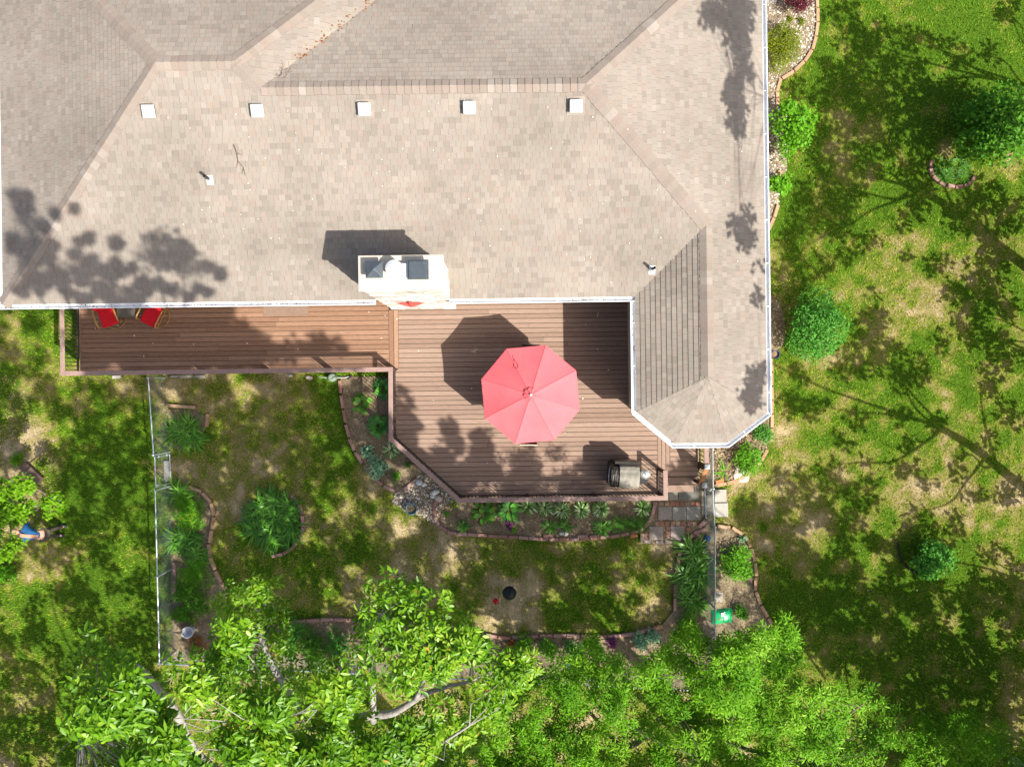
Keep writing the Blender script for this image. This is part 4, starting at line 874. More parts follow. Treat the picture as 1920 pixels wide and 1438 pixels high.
rock(1053, 1000, .09, 'whiterock', 'pale broken rock left of a pair in the hosta bed'); rock(1061, 1000, .10, 'flag', 'pale broken rock right of a pair in the hosta bed')
c = at(1326, 1008); wp = tag(MB(c).lathe([(.0,.05),(.09,.06),(.10,.12),(.04,.2),(0,.21)], c, 12).build('garden_ornament', mat('bright_blue', (.01,.22,.55), (.015,.16,.42), 5, .3)), 'bright blue ornament by the right fence among dead leaves', 'ornament')
c = at(1321, 1023); tag(MB(c).lathe([(.0,.0),(.08,.01),(.06,.10),(.02,.13),(0,.13)], c, 12).build('garden_ornament', mat('dull_blue', (.03,.12,.30), (.02,.09,.22), 5, .4)), 'smaller dull blue ornament just below the bright blue one', 'ornament')
c = at(1067, 1246); mb = MB(c); mb.lathe([(0,0),(.11,.02),(.12,.10),(.05,.15),(0,.16)], c, 14); tag(mb.build('garden_ornament', mat('aqua_glaze', (.18,.42,.46), (.5,.6,.62), 5, .3)), 'aqua and white glazed ornament among plants in the back bed', 'ornament')
c = at(1439, 8, .3); mb = MB(c); mb.prism(PP([(1434,4),(1446,-3),(1450,8),(1436,13)]), .1, .16); tag(mb.build('step_stone', M['slab_grey']), 'grey flat stone in the gravel at the top right wall corner', 'stone')
c = at(1337, 1135); tag(MB(c).prism(PP([(1338,1108),(1355,1110),(1354,1128),(1338,1128)]), .01, .05).build('paving_slab', M['slab_tan']), 'dark flat stone just above the green bag by the fence', 'paving slab')
# ---------------------------------------------------------------- plants
def plant_root(name, px, py, label, cat, group=None): return empty(name, at(px, py), label, cat, group)
def straps(t, clumps, n, L, m, wd=.048, seg=4, droop=1.0):
    Vs = []; Fs = []; ts = []; b = 0
    for cx, cy in clumps:
        a = rng.uniform(0, 6.28, n); l = L*rng.uniform(.55, 1.1, n); up = rng.uniform(.4, 1.05, n); w_ = wd*rng.uniform(.7, 1.2, n); tt = rng.uniform(0, 1, n)
        for i in range(n):
            d = np.array([math.cos(a[i]), math.sin(a[i]), 0]); s = np.array([-d[1], d[0], 0]); r0 = rng.uniform(0, .07); rows = []
            tw = rng.normal(0, .25)
            for k in range(seg+1):
                u = k/seg; x = r0 + l[i]*(u*.35*(2-up[i]) + .55*u*u*up[i]**.3); z = l[i]*up[i]*(u*.95 - .68*droop*u*u) + .02; ww = w_[i]*(1 - u**2.2)*(.6+.8*min(u*3,1)) + .001
                p = np.array([cx, cy, 0]) + d*x + s*tw*u*u*.2 + np.array([0,0,max(z,.015)]); rows += [p - s*ww/2 + np.array([0,0,.004]), p, p + s*ww/2 + np.array([0,0,.004])]
            Vs.append(rows)
            for k in range(seg):
                for q_ in (0, 1): Fs.append([b+3*k+q_, b+3*k+q_+1, b+3*k+4+q_, b+3*k+3+q_])
            b += 3*(seg+1); ts += [tt[i]]*(3*(seg+1))
    return nmesh('foliage', np.array(Vs).reshape(-1,3), Fs, M[m], t, tint=ts)
def lily(px, py, label, r=0, k=1, n=38, L=.62, m='leaf_lily', name='daylily', cat='daylily', group='strap leaved daylilies', **kw):
    t = plant_root(name, px, py, label, cat, group)
    cl = [(0, 0)] if k == 1 else [(r*math.sqrt((i+.3)/k)*math.cos(2.4*i), r*math.sqrt((i+.3)/k)*math.sin(2.4*i)) for i in range(k)]
    straps(t, cl, n, L, m, **kw); return t
lily(512, 976, 'big round clump of dark green daylilies ringed by bricks in the lawn', .80, 20, 36, .60)
lily(347, 812, 'loose daylily clump in the small bed by the left fence', .42, 6, 40, .60, 'leaf_lilyb')
lily(340, 925, 'daylily with spread leaves beside the left gate', .22, 3, 40, .6, 'leaf_lilyb'); lily(348, 1010, 'dense daylily in the fence bed, above the orange flowered ground cover', .34, 5, 42, .6); lily(372, 1040, 'daylily leaning over the tan edging in the fence bed', .25, 3, 40, .5, 'leaf_lilyb')
lily(1297, 1032, 'daylily with long leaves hanging over the lowest path slab', .25, 3, 34, .72, 'leaf_lilyb'); lily(1302, 1078, 'big dark daylily against the right fence', .36, 5, 36, .75); lily(1300, 1130, 'thin daylily below the big dark one at the right fence', .25, 2, 45, .6)
lily(553, 1185, 'spiky strap leaved plant in the back bed beside the walnut branch', .1, 1, 60, .62); lily(540, 1210, 'second spiky plant behind the first in the back bed', .1, 1, 60, .55)
lily(1358, 884, 'bright green bulb plant with few bent leaves by the stairs', .02, 1, 9, .62, 'leaf_bright', wd=.034, name='bulb_plant', cat='plant', group=None)
lily(1060, 985, 'small grass tuft in the middle of the hosta bed', .03, 1, 30, .3); bushes = []
lily(1031, 985, 'dark iris tuft beside the pale rocks', .05, 1, 34, .32); lily(1128, 990, 'dark grass tuft near the loose brick pair', .06, 2, 34, .34); lily(868, 985, 'small dark tuft at the left of the hosta bed', .05, 1, 34, .3)
t = plant_root('ornamental_grass', 1180, 982, 'low trailing dark grass along the right end of the hosta bed', 'grass plant'); straps(t, [(x, y) for x in np.linspace(-.55, .5, 8) for y in (-.08, .06)], 26, .34, 'leaf_lily', .012)
def broad(t, n, L, W, m, r=.0, two=None, cup=.05, tiers=3, zb=.06):
    a = np.arange(n)*2.399 + rng.uniform(-.25,.25,n); u = np.linspace(.05, 1, n); el = .95 - u*.85 + rng.normal(0,.08,n)
    D = np.c_[np.cos(a)*np.cos(el), np.sin(a)*np.cos(el), np.sin(el)]; st = (L*(.15+.75*u))[:,None]
    C = np.c_[np.cos(a)*r*u, np.sin(a)*r*u, np.full(n, zb)] + D*st*np.array([1,1,.7]); D2 = D.copy(); D2[:,2] -= .45*u
    ls = L*rng.uniform(.8,1.1,n); ws = W*rng.uniform(.85,1.1,n); tt = rng.uniform(0,1,n)
    V, Fc, k = leafmesh(C, D2, np.tile([0,0,1.],(n,1)), ls, ws, .05, .2, True)
    f = nmesh('foliage', V, Fc, M[m], t, tint=np.repeat(tt, k), smooth=False)
    if two:
        V, Fc, k = leafmesh(C + np.array([0,0,.006]) + D2*(.08*L), D2, np.tile([0,0,1.],(n,1)), ls*.76, ws*.66, .05, .16, True); nmesh('leaf_centres', V, Fc, M[two], t, tint=np.repeat(tt, k))
    m_ = MB()
    for i in range(n): m_.tube([(0,0,0), tuple(C[i])], .006, 4)
    m_.build('stems', M['leaf_shade'], t)
def hosta(px, py, label, n, L, W, m, two=None, name='hosta', **kw): t = plant_root(name, px, py, label, 'hosta', 'hostas by the deck'); broad(t, n, L, W, m, two=two, **kw); return t
hosta(679, 755, 'lime edged hosta with round leaves in the bed left of the deck', 13, .25, .21, 'leaf_lime', 'leaf_hosta')
hosta(710, 797, 'deep green hosta against the deck edge', 30, .26, .20, 'leaf_hosta'); hosta(720, 728, 'dark hosta tucked in the upper corner of the bed under the railing', 24, .25, .19, 'leaf_hosta')
hosta(908, 962, 'dark blue green hosta with yellow splashes, leftmost below the deck', 18, .30, .18, 'leaf_lime', 'leaf_hosta'); hosta(955, 955, 'plain blue green hosta below the deck, second from the left', 20, .32, .17, 'leaf_hosta')
hosta(852, 942, 'tiny bright hosta under the deck corner', 9, .14, .07, 'leaf_lime')
for px, py, lab, n in ((735, 843, 'variegated hosta beside the slanted railing', 34), (991, 949, 'smallest variegated hosta, leftmost of the white edged row', 30), (1022, 951, 'variegated hosta, second of the white edged row below the deck', 42), (1053, 956, 'variegated hosta, middle of the white edged row below the deck', 52), (1090, 955, 'variegated hosta, fourth of the white edged row below the deck', 48), (1126, 953, 'widest variegated hosta at the right end of the row', 56), (1205, 953, 'lone variegated hosta at the deck corner by the path', 40)):
    hosta(px, py, lab, int(n*1.6), .20, .045, 'leaf_varieg', name='variegated_hosta')
def cloud(c, r, n, flat=1.0, shell=.35):
    d = norm(rng.normal(0, 1, (n, 3))); rad = (rng.uniform(shell, 1, n))**.5
    return np.asarray(c) + d*rad[:,None]*np.asarray(r)*np.array([1,1,flat]), d
def foliage(pts, out, L, W, up=.6, jit=.7, detail=False, bend=.15):
    n = len(pts); D = norm(np.c_[rng.normal(0,1,(n,2)), rng.normal(-.1,.45,n)] + out*.5); U = norm(np.c_[rng.normal(0,jit,(n,2)), np.full(n, 1.0)] + out*(1-up))
    return leafmesh(pts, D, U, L*rng.uniform(.7,1.2,n), W*rng.uniform(.7,1.2,n), .07, bend, detail)
def bush(name, px, py, r, h, label, cat, m, n, L, W, lobes=7, group=None, gaps=.3, detail=False, sq=1.0):
    t = plant_root(name, px, py, label, cat, group); P_ = []; O_ = []
    for i in range(lobes):
        a = i*2.4 + random.uniform(-.4,.4); q = r*(.66*math.sqrt((i+.4)/lobes))*random.uniform(.75,1.22); rr = r*random.uniform(.26,.56)
        p, d = cloud((math.cos(a)*q, math.sin(a)*q*sq, h*(.62 - .25*(q/r)**2) + random.uniform(-.1,.1)*h), (rr, rr, min(rr, h*.42)), n//lobes); P_.append(p); O_.append(d)
    ex = rng.integers(0, lobes, max(6, n//9)); ext = [cloud(P_[e].mean(0), (r*.62, r*.62, h*.4), 1, 1, .75) for e in ex]; P_ += [e[0] for e in ext]; O_ += [e[1] for e in ext]
    P_ = np.vstack(P_); O_ = np.vstack(O_); P_[:,2] = np.maximum(P_[:,2], .03)
    V, Fc, k = foliage(P_, O_, L, W, detail=detail); nmesh('foliage', V, Fc, M[m], t, tint=np.repeat(np.clip(rng.uniform(0,1,len(P_))*.7 + .3*fbm(P_[:,0]*4, P_[:,1]*4, 3),0,1), k))
    mb = MB()
    for i in range(max(4, lobes)):
        a = i*2.4; mb.tube([(0,0,0), (math.cos(a)*r*.25, math.sin(a)*r*.25, h*.35), (math.cos(a)*r*.55, math.sin(a)*r*.55*sq, h*.68)], [.018,.012,.006], 5)
    mb.build('stems', M['twig'], t); return t
bush('shrub', 1517, 618, 1.08, 1.5, 'large rounded green shrub by the east wall next to the blue pot', 'shrub', 'leaf_bush', 5200, .085, .05, 13)
bush('shrub', 1470, 250, .72, 1.5, 'wide green shrub with round leaves along the east wall', 'shrub', 'leaf_bright', 1500, .11, .085, 10, sq=1.5)
bush('shrub', 1452, 352, .40, .9, 'small bright shrub under the gutter below the wide green one', 'shrub', 'leaf_bright', 420, .12, .10, 6)
bush('juniper', 1457, 100, .70, .9, 'golden green juniper in the gravel by the east wall', 'juniper', 'leaf_gold', 3400, .085, .025, 10, sq=1.4)
bush('japanese_maple', 1487, 12, .62, 1.0, 'dark red lace leaf maple in the gravel at the top edge', 'maple', 'leaf_red', 1700, .09, .022, 8)
for px, py, r in ((1500, 42, .13), (1480, 38, .10)): bush('groundcover_plant', px, py, r, .15, 'small yellow green tuft on the gravel ' + ('right' if px == 1500 else 'left') + ' below the red maple', 'plant', 'leaf_gold', 120, .06, .03, 3)
bush('shrub', 1832, 252, 1.3, 1.9, 'big leafy dark green shrub on the right lawn ringed by old bricks', 'shrub', 'leaf_deep', 4400, .12, .10, 14, sq=1.0)
bush('shrub', 1905, 262, .6, 1.3, 'side shoot shrub at the right edge touching the big leafy one', 'shrub', 'leaf_deep', 700, .11, .09, 6)
t = plant_root('groundcover_plant', 1788, 322, 'dark grassy ground cover inside the ring of old bricks', 'plant'); straps(t, [(rng.uniform(-.5,.5), rng.uniform(-.35,.35)) for _ in range(26)], 16, .28, 'leaf_lily', .014)
bush('shrub', 1729, 1040, .68, 1.1, 'round bush alone on the lower right lawn with black edging', 'shrub', 'leaf_bush', 1700, .10, .075, 9)
bush('shrub', 1741, 1064, .45, .5, 'low shaded growth at the foot of the round lawn bush', 'shrub', 'leaf_deep', 420, .09, .06, 5)
bush('perennial', 1400, 860, .55, .6, 'bright green leafy perennial in the bed beside the bay', 'perennial', 'leaf_bright', 1200, .10, .035, 8); bush('perennial', 1427, 812, .35, .5, 'green perennial under the bay corner at the wall', 'perennial', 'leaf_bush', 500, .09, .035, 6)
bush('perennial', 1376, 1050, .56, .6, 'leafy green perennial outside the right fence', 'perennial', 'leaf_bright', 1000, .11, .045, 9); bush('perennial', 1388, 1068, .35, .55, 'lower leafy perennial touching the first one outside the fence', 'perennial', 'leaf_bright', 500, .11, .045, 6); bush('perennial', 1390, 1008, .16, .25, 'small pale seedling in the bed outside the fence', 'perennial', 'leaf_blue', 90, .07, .03, 3)
bush('sedum', 688, 848, .24, .28, 'blue green sedum with broad leaves in the bed left of the deck', 'sedum', 'leaf_blue', 90, .11, .08, 4, group='blue green sedums'); bush('sedum', 709, 876, .40, .3, 'wide blue green sedum mound near the curved edging', 'sedum', 'leaf_blue', 620, .065, .045, 9, group='blue green sedums')
bush('perennial', 743, 893, .2, .25, 'dark low perennial at the bottom of the bed left of the deck', 'perennial', 'leaf_deep', 160, .06, .035, 4); bush('perennial', 766, 870, .12, .2, 'tiny dark plant under the slanted railing', 'perennial', 'leaf_deep', 70, .06, .04, 3); bush('perennial', 838, 962, .1, .2, 'tiny dark seedling in the bed left of the splashed hosta', 'perennial', 'leaf_deep', 50, .06, .04, 3)
bush('perennial', 955, 985, .17, .22, 'purple leaved perennial below the plain blue green hosta', 'perennial', 'flower_purple', 110, .07, .04, 4); bush('perennial', 962, 990, .15, .14, 'green leaves round the purple perennial', 'perennial', 'leaf_bright', 90, .07, .03, 3)
bush('flowering_groundcover', 357, 960, .66, .35, 'bright green mounding plant with orange tips by the tan edging', 'ground cover', 'leaf_bright', 3400, .06, .025, 9); bush('flowering_groundcover', 358, 970, .45, .36, 'orange flower tips dotted over the bright green mound', 'flowers', 'flower_orange', 130, .035, .025, 7)
bush('flowering_groundcover', 366, 1078, .68, .3, 'low green plant with orange tips further down the fence bed', 'ground cover', 'leaf_bright', 2400, .06, .025, 8)
for px, py, r, lab in ((350, 1110, .4, 'leafy weed patch beside the dark edging at the left fence'), (375, 1130, .45, 'leafy clump below the tan edging end'), (345, 1150, .3, 'small leafy clump above the pale bucket')): bush('perennial', px, py, r, .4, lab, 'perennial', 'leaf_deep', 700, .08, .04, 7)
bush('perennial', 365, 1160, .13, .3, 'pale rosette plant right above the pale bucket', 'perennial', 'leaf_lime', 60, .12, .03, 3)
k_ = 0
for px, py, r, m, lab in ((590,1205,.55,'leaf_deep','dark bushy plant in the back bed under the walnut'),(635,1205,.5,'leaf_bush','blue green plant in the back bed left of the bright crown'),(600,1235,.5,'leaf_deep','dark plant at the back fence under the walnut'),(860,1215,.45,'leaf_bush','low plant behind the winding edging right of the bright crown'),
        (905,1225,.4,'leaf_deep','leafy plant behind the edging by the rust coloured mound'),(985,1205,.35,'leaf_bright','round green mound just behind the edging'),(1030,1215,.4,'leaf_bright','wide green mound behind the middle of the edging'),(1075,1215,.35,'leaf_bush','green mound right of the wide one behind the edging'),(1120,1220,.3,'leaf_deep','dark mound behind the edging beside the purple one'),
        (1200,1200,.3,'leaf_blue','blue green rosette near the right end of the edging'),(1222,1190,.25,'leaf_blue','smaller blue rosette at the right end of the edging'),(960,1255,.6,'leaf_deep','deep green plant at the back fence'),(1100,1260,.6,'leaf_deep','deep green plant at the back fence, right of the ornament'),(1290,1165,.4,'leaf_bright','light green plant left of the right fence'),(1300,1195,.45,'leaf_bush','dense plant against the lower right fence'),(1388,1146,.26,'leaf_deep','soft dark plant right of the green bag')):
    bush('perennial', px, py, r, .45, lab, 'perennial', m, int(1500*r), .075, .04, 7)
bush('coral_bells', 958, 1207, .19, .2, 'rust orange mound right behind the winding edging', 'perennial', 'leaf_rust', 90, .08, .07, 4); bush('coral_bells', 880, 1196, .17, .2, 'dull rust mound near the bright walnut crown', 'perennial', 'leaf_rust', 80, .08, .07, 4); bush('coral_bells', 1146, 1203, .22, .2, 'dusky purple mound behind the edging', 'perennial', 'flower_purple', 120, .08, .06, 4); bush('coral_bells', 1196, 1199, .16, .2, 'dusky pink mound near the blue rosettes', 'perennial', 'flower_pink', 60, .06, .05, 3)
bush('coral_bells', 1279, 1198, .2, .35, 'white flowering plant beside the right fence', 'perennial', 'leaf_varieg', 120, .05, .04, 4); bush('lily_flower', 1128, 1237, .14, .5, 'pink flower standing in the back bed', 'flower', 'flower_pink', 40, .09, .04, 3); bush('lily_flower', 500, 1262, .16, .5, 'pink red flowers at the back fence under the walnut', 'flower', 'flower_pink', 50, .08, .04, 3)
for px, py, lab in ((500, 960+260, 'red brown leaf heap under the walnut sprig'), (370, 1205, 'brown dead plant below the pale bucket')): bush('dead_plant', px, py, .35, .2, lab, 'dead plant', 'leaf_rust', 300, .06, .035, 6)
# ---------------------------------------------------------------- trees
def spray(C, out, nl, L, W, m_bend=.22, spread=1.5, drop=.25):
    N_ = len(C); az = rng.uniform(0, 6.28, N_); Cs = np.repeat(C, nl, 0); n = N_*nl
    a = np.repeat(az, nl) + np.tile(np.linspace(-spread, spread, nl), N_) + rng.normal(0,.18,n); el = rng.normal(-drop, .28, n)
    D = np.c_[np.cos(a)*np.cos(el), np.sin(a)*np.cos(el), np.sin(el)]; st = np.abs(rng.normal(.25,.2,n))*L
    Cs = Cs + D*st[:,None]*.5 - np.c_[np.cos(np.repeat(az,nl)), np.sin(np.repeat(az,nl)), 0*a]*(np.tile(np.abs(np.linspace(-1,1,nl)), N_)*L*.5)[:,None]
    U = np.c_[rng.normal(0,.38,(n,2)), np.ones(n)]
    return leafmesh(Cs, D, U, L*rng.uniform(.5,1.28,n), W*rng.uniform(.6,1.2,n), .08, m_bend, True)
def tree(name, label, cat, base, limbs, clusters, m, L, W, nl=5, per=1.0, group=None, tw=.022, detail=True, drop=.25, flat=.55, spread=1.5, bark='bark'):
    base = Vector(base); t = empty(name, base, label, cat, group); mb = MB(base); pts = []
    for path, r0, r1 in limbs:
        path = [Vector(p) for p in path]; path = catmull(path, 6); n = len(path); rr = [r0 + (r1-r0)*i/(n-1) for i in range(n)]
        mb.tube(path, rr, 9); pts += list(zip(path, rr))
    G_ = []
    A = np.array([tuple(p) for p, _ in pts]); P_ = []; O_ = []
    for c, r, n in clusters:
        c = Vector(c); d = np.linalg.norm(A - np.array(c), axis=1) + np.where(A[:,2] > c.z + .3, 3, 0); i = int(np.argmin(d)); a = Vector(A[i])
        mid = a.lerp(c, .5) + Vector((random.uniform(-.15,.15), random.uniform(-.15,.15), random.uniform(-.1,.2))); mb.tube([a, mid, c], [min(tw, pts[i][1]*.7), tw*.6, tw*.25], 5, cap=False)
        p, o = cloud(tuple(c), (r, r, r), max(1, int(n*per)), flat, .1); P_.append(p); O_.append(o); G_.append(np.full(len(p), random.uniform(-.28, .28)))
    mb.build('trunk', M[bark], t, smooth=True); P_ = np.vstack(P_); O_ = np.vstack(O_)
    if nl > 1: V, Fc, k = spray(P_, O_, nl, L, W, drop=drop, spread=spread)
    else: V, Fc, k = foliage(P_, O_, L, W, detail=detail)
    nn = len(V)//k; g_ = rng.uniform(0,1,len(P_)); tt = np.clip(np.repeat(g_*.4 + .08 + np.concatenate(G_), max(nl,1)) + rng.uniform(0,.5,nn), 0, .93); tt = np.where(rng.uniform(0,1,nn) < .008, .97 + .03*rng.uniform(0,1,nn), tt)
    nmesh('crown', V, Fc, M[m], t, tint=np.repeat(tt, k), loc=tuple(base)); return t
def fill(poly, step, z, dz=.5, r=.35, n=12, keep=1.0, jitter=.5):
    out = []; xs = [p[0] for p in poly]; ys = [p[1] for p in poly]; x = min(xs)
    while x <= max(xs):
        y = min(ys)
        while y <= max(ys):
            a, b = x + random.uniform(-jitter,jitter)*step, y + random.uniform(-jitter,jitter)*step
            if random.random() < keep and inpoly(np.array([a]), np.array([b]), poly)[0]:
                zz = (z(a, b) if callable(z) else z) + random.uniform(-dz, dz); out.append((P(a, b, zz), r*random.uniform(.75,1.25), n))
            y += step
        x += step
    return out
SD = Vector((SUN.x/SUN.z, SUN.y/SUN.z, 1))
def towards_sun(px, py, zs, dz): return P(px, py, zs) + SD*dz
# walnut: crown 16 to 19 m up, reaching in from below the frame
cl = []
A_ = [(112,1372),(150,1322),(172,1245),(235,1205),(300,1232),(330,1290),(360,1330),(345,1385),(330,1460),(262,1440),(200,1392),(150,1392)]
cl += fill(A_, 40, 17.8, .8, .30, 9, .7)
cl += fill([(345,1250),(420,1255),(480,1300),(500,1438),(400,1460),(345,1380)], 44, 15.5, 1.2, .34, 8)
cl += fill([(668,1170),(700,1120),(760,1100),(820,1130),(838,1190),(930,1235),(955,1300),(940,1325),(850,1270),(800,1290),(700,1300),(660,1280)], 40, 16.4, .6, .32, 10)
cl += fill([(590,1230),(660,1270),(690,1340),(680,1438),(600,1460),(575,1330)], 42, 15.6, 1.0, .32, 9)
cl += fill([(480,1270),(560,1240),(600,1290),(600,1400),(560,1460),(470,1440)], 46, 13.0, 1.3, .42, 9)
cl += fill([(690,1360),(760,1340),(830,1310),(900,1330),(905,1390),(830,1440),(700,1470)], 44, 14.0, 1.2, .38, 9)
cl += fill([(455,1105),(490,1085),(520,1115),(510,1175),(525,1200),(470,1255),(400,1280),(385,1225),(440,1190),(380,1150),(400,1120)], 30, 14.2, .5, .27, 10)
cl += fill([(385,1260),(430,1265),(520,1240),(600,1255),(580,1300),(460,1300)], 40, 12.0, .6, .4, 7)
# house roof, left: this shade falls from the walnut's top
RB = [(22,382,13),(52,378,9),(132,398,13),(105,408,9),(45,415,22),(90,435,26),(25,470,24),(70,475,34),(120,465,28),(165,450,20),(205,462,20),(160,500,34),(210,505,30),(250,490,20),(110,520,34),(60,530,30),(20,545,18),(200,545,30),(150,550,26),(270,525,26),(255,555,20),(310,540,24),(325,505,20),(345,468,17),(340,490,17),(378,505,16),(405,525,15),(365,545,22),(410,505,10),(330,480,16),(300,480,10),(390,550,14)]
wal = []
for x, y, r in RB:
    k = max(1, int((r/11)**2)); 
    for _ in range(k):
        a, q = random.uniform(0,6.28), r*.8*math.sqrt(random.random()); px, py = x+q*math.cos(a), y+q*math.sin(a)
        c = P(px, py, 4.4); zr = ZE + PITCH*max(0, c.y-ye); p = P(px, py, zr); wal.append((p + SD*(14.5 - .0055*px + random.uniform(-.25,.25)), .19, 17))
WN = len(cl); cl += wal
base = (-1.6, -13.4, 0)
LZ = lambda px, py, z: P(px, py, z)
limbs = [([base, (-1.7,-12.6,4), (-1.9,-11.2,8), (-2.0,-9.4,11.5)], .34, .13),
         ([(-2.0,-9.4,11.5), (-2.6,-7.4,13.3), LZ(402,1445,14.6), LZ(330,1335,15.6), LZ(285,1275,16.3), LZ(258,1247,16.8)], .11, .022),
         ([(-2.0,-9.4,11.5), (-2.0,-6.8,13.6), LZ(660,1368,14.9), LZ(740,1335,15.3), LZ(805,1297,15.6), LZ(882,1277,16.0)], .10, .018),
         ([(-2.0,-9.4,11.5), (-2.2,-7.0,12.2), LZ(570,1330,13.6), LZ(500,1225,14.0), LZ(480,1130,14.1)], .11, .02),
         ([LZ(402,1445,14.6), LZ(310,1420,15.4), LZ(215,1395,16.5), LZ(150,1370,17.3)], .05, .015), ([LZ(402,1445,14.6), LZ(520,1480,15.6), LZ(560,1420,16.4), LZ(500,1360,17)], .05, .015), ([LZ(660,1368,14.9), LZ(690,1450,15.6), LZ(780,1420,16.2), LZ(880,1360,16.6)], .04, .012), ([LZ(700,1352,15.1), LZ(700,1240,15.8), LZ(712,1150,16.4)], .05, .015), ([LZ(780,1310,15.5), LZ(800,1255,15.9), LZ(790,1190,16.3)], .035, .012),
         ([LZ(760,1438,14.4), LZ(745,1395,14.9), LZ(728,1370,15.0)], .03, .012), ([LZ(520,1445,13.4), LZ(470,1400,14.0), LZ(445,1330,14.4)], .06, .02)]
LP = [LZ(402,1445,14.6), LZ(365,1390,15), LZ(330,1335,15.6), LZ(285,1275,16.3), LZ(258,1247,16.8), LZ(700,1352,15.1), LZ(740,1335,15.3), LZ(770,1316,15.5), LZ(805,1297,15.6), LZ(840,1288,15.8), LZ(882,1277,16.0), LZ(690,1358,15)]
def over_limb(c):
    return any(c.z > l.z - .4 and (Vector((c.x, c.y))*(H-l.z)/(H-c.z) - Vector((l.x, l.y))).length < .27 for l in LP)
cl = [k for k in cl if not over_limb(k[0])]
T1C = list(cl)
tree('walnut_tree', 'tall tree with large bright green leaflets and grey limbs at the bottom left', 'tree', base, limbs, cl, 'leaf_walnut', .092, .034, 6, 2.9, tw=.009)
# fine leaved tree, 6.5 to 9 m
cl = []
T2 = [(905,1320),(960,1310),(1005,1255),(1060,1250),(1090,1215),(1112,1190),(1140,1230),(1200,1250),(1245,1225),(1262,1165),(1300,1185),(1330,1215),(1380,1200),(1420,1180),(1500,1165),(1495,1230),(1490,1290),(1480,1470),(900,1470),(880,1350)]
cl += fill(T2, 26, lambda a, b: 5.6 + 1.5*fbm(np.array([a*.012]), np.array([b*.012]), 4)[0], 1.3, .30, 34, .82)
cl += fill([(1340,1235),(1390,1200),(1420,1185),(1440,1250),(1400,1330),(1340,1340),(1320,1280)], 24, 8.0, .4, .30, 20)
cl += fill([(1420,1190),(1500,1160),(1495,1230),(1440,1300)], 24, 7.2, .4, .28, 16)
cl += fill([(1500,1310),(1570,1290),(1640,1300),(1640,1330),(1575,1360),(1550,1438),(1480,1438),(1480,1370)], 25, 8.2, .4, .28, 18)
cl += fill([(1480,1400),(1600,1340),(1680,1330),(1670,1400),(1600,1470),(1480,1470)], 26, 6.4, .6, .34, 14, .85)
bq = (4.6, -9.6, 0)
limbs = [([bq, (4.6,-9.5,2.2), (4.5,-9.2,4.5), (4.3,-8.8,7.2)], .22, .06), ([(4.55,-9.3,2.6), LZ(1180,1400,4.2), LZ(1100,1330,5.2), LZ(1020,1270,5.8)], .09, .02), ([(4.5,-9.2,4.2), LZ(1370,1350,5.6), LZ(1380,1260,7.2)], .08, .015), ([(4.55,-9.3,3.2), LZ(1300,1300,4.6), LZ(1280,1200,5.2)], .06, .015), ([(4.5,-9.2,4.5), LZ(1500,1430,6.4), LZ(1580,1350,7.7), LZ(1630,1310,8.1)], .06, .012), ([(4.55,-9.3,3.0), LZ(1120,1430,4.8), LZ(950,1400,5.6)], .05, .012)]
T2C = list(cl)
tree('willow_oak', 'dense fine leaved green tree at the bottom right of the yard', 'tree', bq, limbs, cl, 'leaf_fine', .125, .036, 6, 1.0, tw=.007, bark='darkbark', spread=2.6, drop=.05)
cl = fill([(1690,1380),(1740,1345),(1790,1350),(1850,1345),(1930,1390),(1930,1470),(1690,1470)], 28, lambda a, b: 4.6, .7, .38, 22, .9)
tree('willow_oak', 'low fine leaved sapling at the bottom right corner on the lawn', 'tree', (12.6,-12.6,0), [([(12.6,-12.6,0),(12.5,-12.3,2.4),(12.4,-11.4,4.0)], .1, .03), ([(12.5,-12.3,2.4), LZ(1760,1400,4.2)], .05, .02), ([(12.5,-12.3,2.4), LZ(1880,1400,4.2)], .05, .02)], cl, 'leaf_fine', .12, .03, 6, 1.3, tw=.006, bark='darkbark', spread=2.6)
# bright low maple at the left edge
cl = fill([(-40,905),(20,890),(62,910),(66,935),(48,962),(44,980),(22,990),(5,1010),(-40,1020)], 20, lambda a, b: 3.4 - .012*abs(a), .4, .24, 26) + fill([(85,940),(112,915),(133,930),(122,955),(95,968),(80,960)], 15, 2.6, .2, .17, 14) + fill([(-10,1020),(30,1012),(42,1032),(20,1048),(-10,1050)], 17, 2.2, .3, .22, 14)
lm = [([P(20,960), P(18,958,1.2), P(5,945,3.0)], .09, .03), ([P(18,958,1.0), P(60,950,2.0), P(112,938,2.6)], .035, .01), ([P(18,958,1.0), P(20,1000,1.6), P(18,1030,2.1)], .035, .01)]
tree('young_maple', 'bright green low tree at the left edge above the bending person', 'tree', P(20, 960), lm, cl, 'leaf_maple', .115, .085, 4, 1.0, tw=.008, spread=2.2)
bush('shrub', 38, 862, .22, .35, 'small bright green sprout above the low tree at the left edge', 'shrub', 'leaf_maple', 160, .1, .06, 4); bush('shrub', 14, 1072, .42, .5, 'leafy green shrub at the left edge below the low tree', 'shrub', 'leaf_bright', 420, .12, .07, 6)
lg = P(58, 888); mb = MB(lg); mb.beam(P(44,872,.09), P(76,902,.09), .30, .17); tag(mb.build('timber_block', M['twig'], None, bevel=.02), 'dark timber block in the dry bed above the low tree', 'timber')
